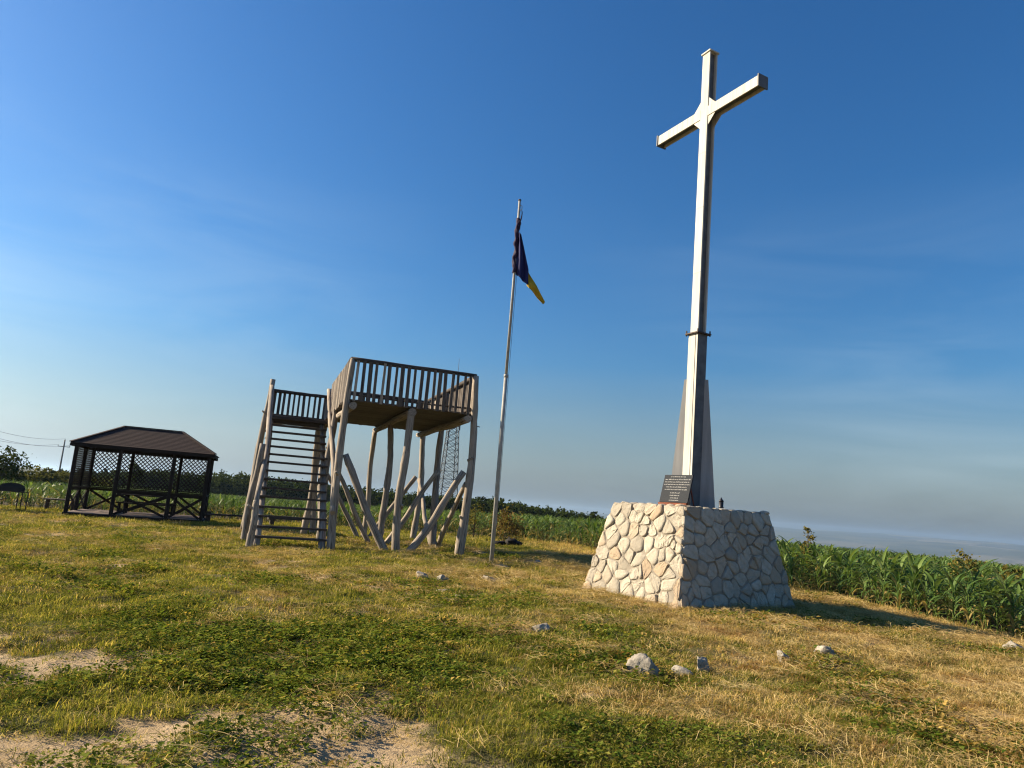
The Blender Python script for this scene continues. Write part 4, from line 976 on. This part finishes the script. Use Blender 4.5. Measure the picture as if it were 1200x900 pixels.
def straw_wisp(seed, n, L0, spread):
    r = random.Random(seed); V = []; F = []; R = []; ang = r.uniform(0, 3.14)
    for _ in range(n):
        cx, cy_ = r.gauss(0, spread), r.gauss(0, spread); b = ang + r.gauss(0, .7); L = L0 * r.uniform(.4, 1.3); dx, dy = math.cos(b), math.sin(b); w = r.uniform(.0007, .0014); z0 = r.uniform(.0, .05); z1 = r.uniform(.0, .06); zm = (z0 + z1) / 2 + r.uniform(0, .03); k = len(V); mxo = r.uniform(-.1, .1) * L
        for (t, z, o_) in ((-.5, z0, 0), (0, zm, mxo), (.5, z1, 0)):
            x_, y_ = cx + dx * L * t - dy * o_, cy_ + dy * L * t + dx * o_; V += [(x_ - dy * w, y_ + dx * w, z), (x_ + dy * w, y_ - dx * w, z + w)]
        F += [(k, k + 1, k + 3, k + 2), (k + 2, k + 3, k + 5, k + 4)]; R += [r.random()] * 6
    return np_mesh('straw', V, F, M['straw'], R)
def sample_area(rg, n, y0, y1, k=.92, pad=1.5):
    """points spread over the viewed wedge, with a margin for other viewpoints"""
    y = np.sqrt(rg.uniform(y0 * y0, y1 * y1, n)); x = rg.uniform(-1, 1, n) * (k * y + pad); return x, y
def blocked(x, y):
    c, s = math.cos(RZ), math.sin(RZ); dx, dy = x - BC[0], y - BC[1]; lx = dx * c + dy * s; ly = -dx * s + dy * c
    b = (np.abs(lx) < HX0 - .02) & (np.abs(ly) < HY0 - .02)
    c, s = math.cos(GR), math.sin(GR); dx, dy = x - GO.x, y - GO.y; lx = dx * c + dy * s; ly = -dx * s + dy * c
    return b | ((lx > -.1) & (lx < GU + .1) & (ly > -.1) & (ly < GV + .1))
def lay_grass():
    rg = np.random.default_rng(77)
    parts = []
    for (n, y0, y1, sc_) in ((26000, 3.2, 9, 1.0), (42000, 9, 19, 1.25), (36000, 19, 38, 1.9)):
        x, y = sample_area(rg, n, y0, y1); parts.append((x, y, np.full(n, sc_)))
    x, y, sc_ = (np.concatenate(q) for q in zip(*parts))
    d, s, g = masks(x, y); keep = (rg.random(len(x)) > np.clip(d * .95, 0, .93)) & ~blocked(x, y) & ~(in_poly(x, y, FIELD) & (seg_dist(x, y, EDGE) > 1.2))
    x, y, sc_, d, s, g = (q[keep] for q in (x, y, sc_, d, s, g)); z = height(x, y)
    n = len(x); t = np.clip(s * .95 + rg.normal(0, .16, n) - .12 * g + .04, 0, 1)
    ed = seg_dist(x, y, EDGE); tall = 1 + 1.5 * np.exp(-(ed / 1.0) ** 2) * rg.random(n)
    tuf = fbm(x * 1.3, y * 1.3, 55, 3); hgt = sc_ * (.25 + .85 * tuf) * (1 - .45 * d) * tall * rg.uniform(.7, 1.25, n)
    wd = sc_ * rg.uniform(.85, 1.2, n)
    rot = np.stack([rg.normal(0, .12, n), rg.normal(0, .12, n), rg.uniform(0, 6.28, n)], -1)
    protos = [blade_tuft(k, 18, .085, .075, (.5, .9, 1.3, 1.6, .7, 1.1)[k], .0026) for k in range(6)]
    scatter('grass', np.stack([x, y, z], -1), rot, np.stack([wd, wd, hgt], -1), rg.integers(0, 6, n), t, protos, 'short mown grass, green and straw coloured, over the hilltop', 'grass')
    # broad leaved weeds in patches
    parts = []
    for (n, y0, y1, sc_) in ((15000, 3.2, 9.5, 1.0), (16000, 9.5, 24, 1.45)):
        x, y = sample_area(rg, n, y0, y1); parts.append((x, y, np.full(n, sc_)))
    x, y, sc_ = (np.concatenate(q) for q in zip(*parts)); d, s, g = masks(x, y)
    pat = fbm(x * .75, y * .75, 61, 4) + .22 * np.exp(-(((x + 1.0) / 2.2) ** 2 + ((y - 8.0) / 2.6) ** 2)) - .07 * s + .05 * (y < 6.5)
    keep = (pat + rg.normal(0, .05, len(x)) > .53) & (rg.random(len(x)) > d * .6) & ~blocked(x, y) & ~in_poly(x, y, FIELD)
    x, y, sc_, d, s, pat = (q[keep] for q in (x, y, sc_, d, s, pat)); n = len(x); z = height(x, y)
    k = sc_ * rg.uniform(.6, 1.2, n) * (.75 + 2.2 * np.clip(pat - .5, 0, .25)); rot = np.stack([rg.normal(0, .1, n), rg.normal(0, .1, n), rg.uniform(0, 6.28, n)], -1)
    protos = [weed_clump(100 + q, 26, (.035, .05, .07, .04, .085)[q], .085, (.024, .032, .028, .038, .034)[q]) for q in range(5)]
    scatter('low_weeds', np.stack([x, y, z], -1), rot, np.stack([k, k, k], -1), rg.integers(0, 5, n), np.clip(s * .45 + rg.normal(0, .12, n), 0, 1), protos, 'patches of low broad leaved green weeds in the mown grass', 'weeds')
    # loose cut straw
    x, y = sample_area(rg, 30000, 3.2, 26); d, s, g = masks(x, y)
    keep = (rg.random(len(x)) < np.clip(s * 1.1 + .12 - .25 * (fbm(x * .8, y * .8, 66, 3) < .45), 0, 1)) & ~blocked(x, y) & ~in_poly(x, y, FIELD)
    x, y = x[keep], y[keep]; n = len(x); z = height(x, y); k = rg.uniform(.7, 1.3, n) * (1 + .03 * np.maximum(0, y - 8))
    rot = np.stack([rg.normal(0, .12, n), rg.normal(0, .12, n), rg.uniform(0, 6.28, n)], -1)
    scatter('cut_straw', np.stack([x, y, z + .012], -1), rot, np.stack([k, k, k * 1.1], -1), rg.integers(0, 5, n), np.zeros(n), [straw_wisp(200 + q, 24, (.09, .12, .16, .11, .2)[q], .09) for q in range(5)], 'loose dry cut straw lying on the mown hilltop', 'straw')
lay_grass()
def lay_pebbles():
    rg = np.random.default_rng(123); x, y = sample_area(rg, 9000, 3.2, 12); d, s, g = masks(x, y)
    keep = (rg.random(len(x)) < .08 + .85 * d) & ~blocked(x, y); x, y = x[keep], y[keep]; n = len(x); k = .004 + .016 * rg.random(n) ** 4 + .004 * rg.random(n)
    pm = []
    for q in range(4):
        m_ = rock_mesh(500 + q, 1, .8, .6, 2, .3); m_.materials.append(M['pebble']); pm.append(m_)
    scatter('pebbles', np.stack([x, y, height(x, y) + k * .1], -1), np.stack([np.zeros(n), np.zeros(n), rg.uniform(0, 6.28, n)], -1), np.stack([k, k, k], -1), rg.integers(0, 4, n), np.zeros(n), pm, 'small pebbles and soil crumbs strewn over the bare ground', 'pebbles')
lay_pebbles()

# ------------------------------------------------------------------ corn
def corn_parts(seed, Ht=1.0, nl=10):
    """unit-height maize plant: stalk and arching leaves"""
    r = random.Random(seed); leaves = []; az = r.uniform(0, 3.14)
    for k in range(nl):
        t = k / (nl - 1); z0 = .08 + .62 * t; a = az + (math.pi if k % 2 else 0) + r.gauss(0, .35); L = (.34 + .34 * math.sin(math.pi * (.15 + .75 * t))) * r.uniform(.8, 1.2); w0 = .027 * r.uniform(.75, 1.25)
        rise = r.uniform(.75, 1.25) * (1.15 - .2 * (1 - t)); droop = r.uniform(1.2, 2.3) * (1.0 if t < .8 else .55); V = []; F = []
        x = 0; z = z0; ang = rise; seg = 6; dx, dy = math.cos(a), math.sin(a); tw_ = r.uniform(-.5, .5)
        for j in range(seg + 1):
            u = j / seg; w = w0 * (.55 + 1.5 * u) if u < .3 else w0 * (1 - ((u - .3) / .7) ** 1.8) + .001; px_, py_ = -dy, dx; tl = tw_ * u + .1 * math.sin(9 * u + k)
            c = (dx * x, dy * x, z); fold = w * .45
            V += [(c[0] + px_ * w, c[1] + py_ * w, c[2] + fold + w * tl), c, (c[0] - px_ * w, c[1] - py_ * w, c[2] + fold - w * tl)]
            x += math.cos(ang) * L / seg; z += math.sin(ang) * L / seg; ang -= droop / seg * (1 + .5 * u)
        for j in range(seg): b = 3 * j; F += [(b, b + 1, b + 4, b + 3), (b + 1, b + 2, b + 5, b + 4)]
        leaves.append((V, F))
    mb = MB(); mb.tube([(0, 0, -.04), (.008, 0, .3), (0, .008, .62), (0, 0, .80)], [.016, .014, .010, .004], 5)
    return mb, leaves
def joined(seed, nl=10, mat=None):
    mb, lv = corn_parts(seed, 1, nl); V = []; F = []; R = []; r = random.Random(seed)
    q = [(a, b, c, d) for (a, b, c, d) in [f for f in mb.f if len(f) == 4]]; V += mb.v; F += q; R += [.3] * len(mb.v)
    for (v, f) in lv: b = len(V); V += v; F += [tuple(i + b for i in k) for k in f]; R += [1.7 if (len(R) < 130 and r.random() < .45) else r.random()] * len(v)
    me_ = np_mesh('corn', V, F, M['corn'], R); me_.polygons.foreach_set('use_smooth', np.ones(len(F), bool)); return me_
CORN = [joined(300 + k, 10 + k % 3) for k in range(8)]
# split prototypes for the plants along the field edge
SPLIT = []
for k in range(6):
    mb, lv = corn_parts(300 + k, 1, 10 + k % 3); me_ = mb.mesh('stalk'); me_.attributes.new('rnd', 'FLOAT', 'POINT').data.foreach_set('value', np.full(len(mb.v), .4)); me_.materials.append(M['corn_stalk'])
    L_ = []; r = random.Random(k)
    for (v, f) in lv:
        q = np_mesh('leaf', v, f, M['corn'], [1.7 if (len(L_) < 3 and r.random() < .45) else r.random()] * len(v)); q.polygons.foreach_set('use_smooth', np.ones(len(f), bool)); L_.append(q)
    SPLIT.append((me_, L_))
def corn_height(x, y): return np.interp(x + .12 * (30 - np.minimum(y, 40)), [-22, -4, 5, 11], [1.02, 1.22, 1.34, 1.30])
def lay_corn():
    rg = np.random.default_rng(91); ca, sa = math.cos(.9), math.sin(.9)
    a = np.arange(-260, 260, .7); b = np.arange(-260, 260, .27); A, B = np.meshgrid(a, b); A = A.ravel(); B = B.ravel()
    x = A * ca - B * sa; y = A * sa + B * ca; r = np.hypot(x, y)
    k = (np.abs(x) < 1.05 * y + 8) & (y > 4) & (r < 185); x, y, r = x[k], y[k], r[k]
    x = x + rg.normal(0, .07, len(x)); y = y + rg.normal(0, .07, len(x))
    k = in_poly(x, y, FIELD) & ~((x > 75) | ((x > 20) & (y > 130))); x, y, r = x[k], y[k], r[k]
    ed = seg_dist(x, y, EDGE)
    dens = np.where(r < 30, 1.0, np.where(r < 55, .62, np.where(r < 90, .3, .11))); dens = np.where(ed < 2.2, np.maximum(dens, .85), dens)
    k = rg.random(len(x)) < dens; x, y, r, ed = x[k], y[k], r[k], ed[k]; n = len(x)
    h = corn_height(x, y) * rg.uniform(.74, 1.16, n) * np.where(ed < 1.1, rg.uniform(.5, .9, n), 1); wd = h * np.where(r < 55, 1.0, np.where(r < 90, 1.35, 1.9)); z = height(x, y)
    # the plants that show largest are objects of their own
    inview = (np.abs(x / y) < .76) & (ed < 3.2) & (x > 2.5); score = np.where(inview, h / r * (1.5 - .28 * ed), -1); order = np.argsort(-score)
    ind = order[:280]; ind = ind[score[ind] > 0]
    lab = 'green corn plant in the outermost rows of the tall corn beside the pedestal'; grp = 'corn plants along the field edge'
    for c, i in enumerate(ind):
        p = int(rg.integers(0, 6)); rot = (float(rg.normal(0, .06)), float(rg.normal(0, .06)), float(rg.uniform(0, 6.28))); s_ = (float(wd[i]), float(wd[i]), float(h[i])); loc = (float(x[i]), float(y[i]), float(z[i]))
        if c < 130:
            o = bpy.data.objects.new('corn_plant', None); COL.objects.link(o); o.empty_display_size = .1
            st = bpy.data.objects.new('stalk', SPLIT[p][0]); COL.objects.link(st); st.parent = o
            for q in SPLIT[p][1]: lf = bpy.data.objects.new('leaf', q); COL.objects.link(lf); lf.parent = o
        else: o = bpy.data.objects.new('corn_plant', CORN[p]); COL.objects.link(o)
        o.location = loc; o.rotation_euler = rot; o.scale = s_; tag(o, lab, 'corn plant', grp)
    rest = np.ones(n, bool); rest[ind] = False; x, y, z, h, wd = (q[rest] for q in (x, y, z, h, wd)); n = len(x)
    rot = np.stack([rg.normal(0, .06, n), rg.normal(0, .06, n), rg.uniform(0, 6.28, n)], -1)
    scatter('corn_field', np.stack([x, y, z], -1), rot, np.stack([wd, wd, h], -1), rg.integers(0, 8, n), np.zeros(n), CORN, 'wide field of green corn stretching behind the meadow', 'corn')
    print('corn', n)
lay_corn()
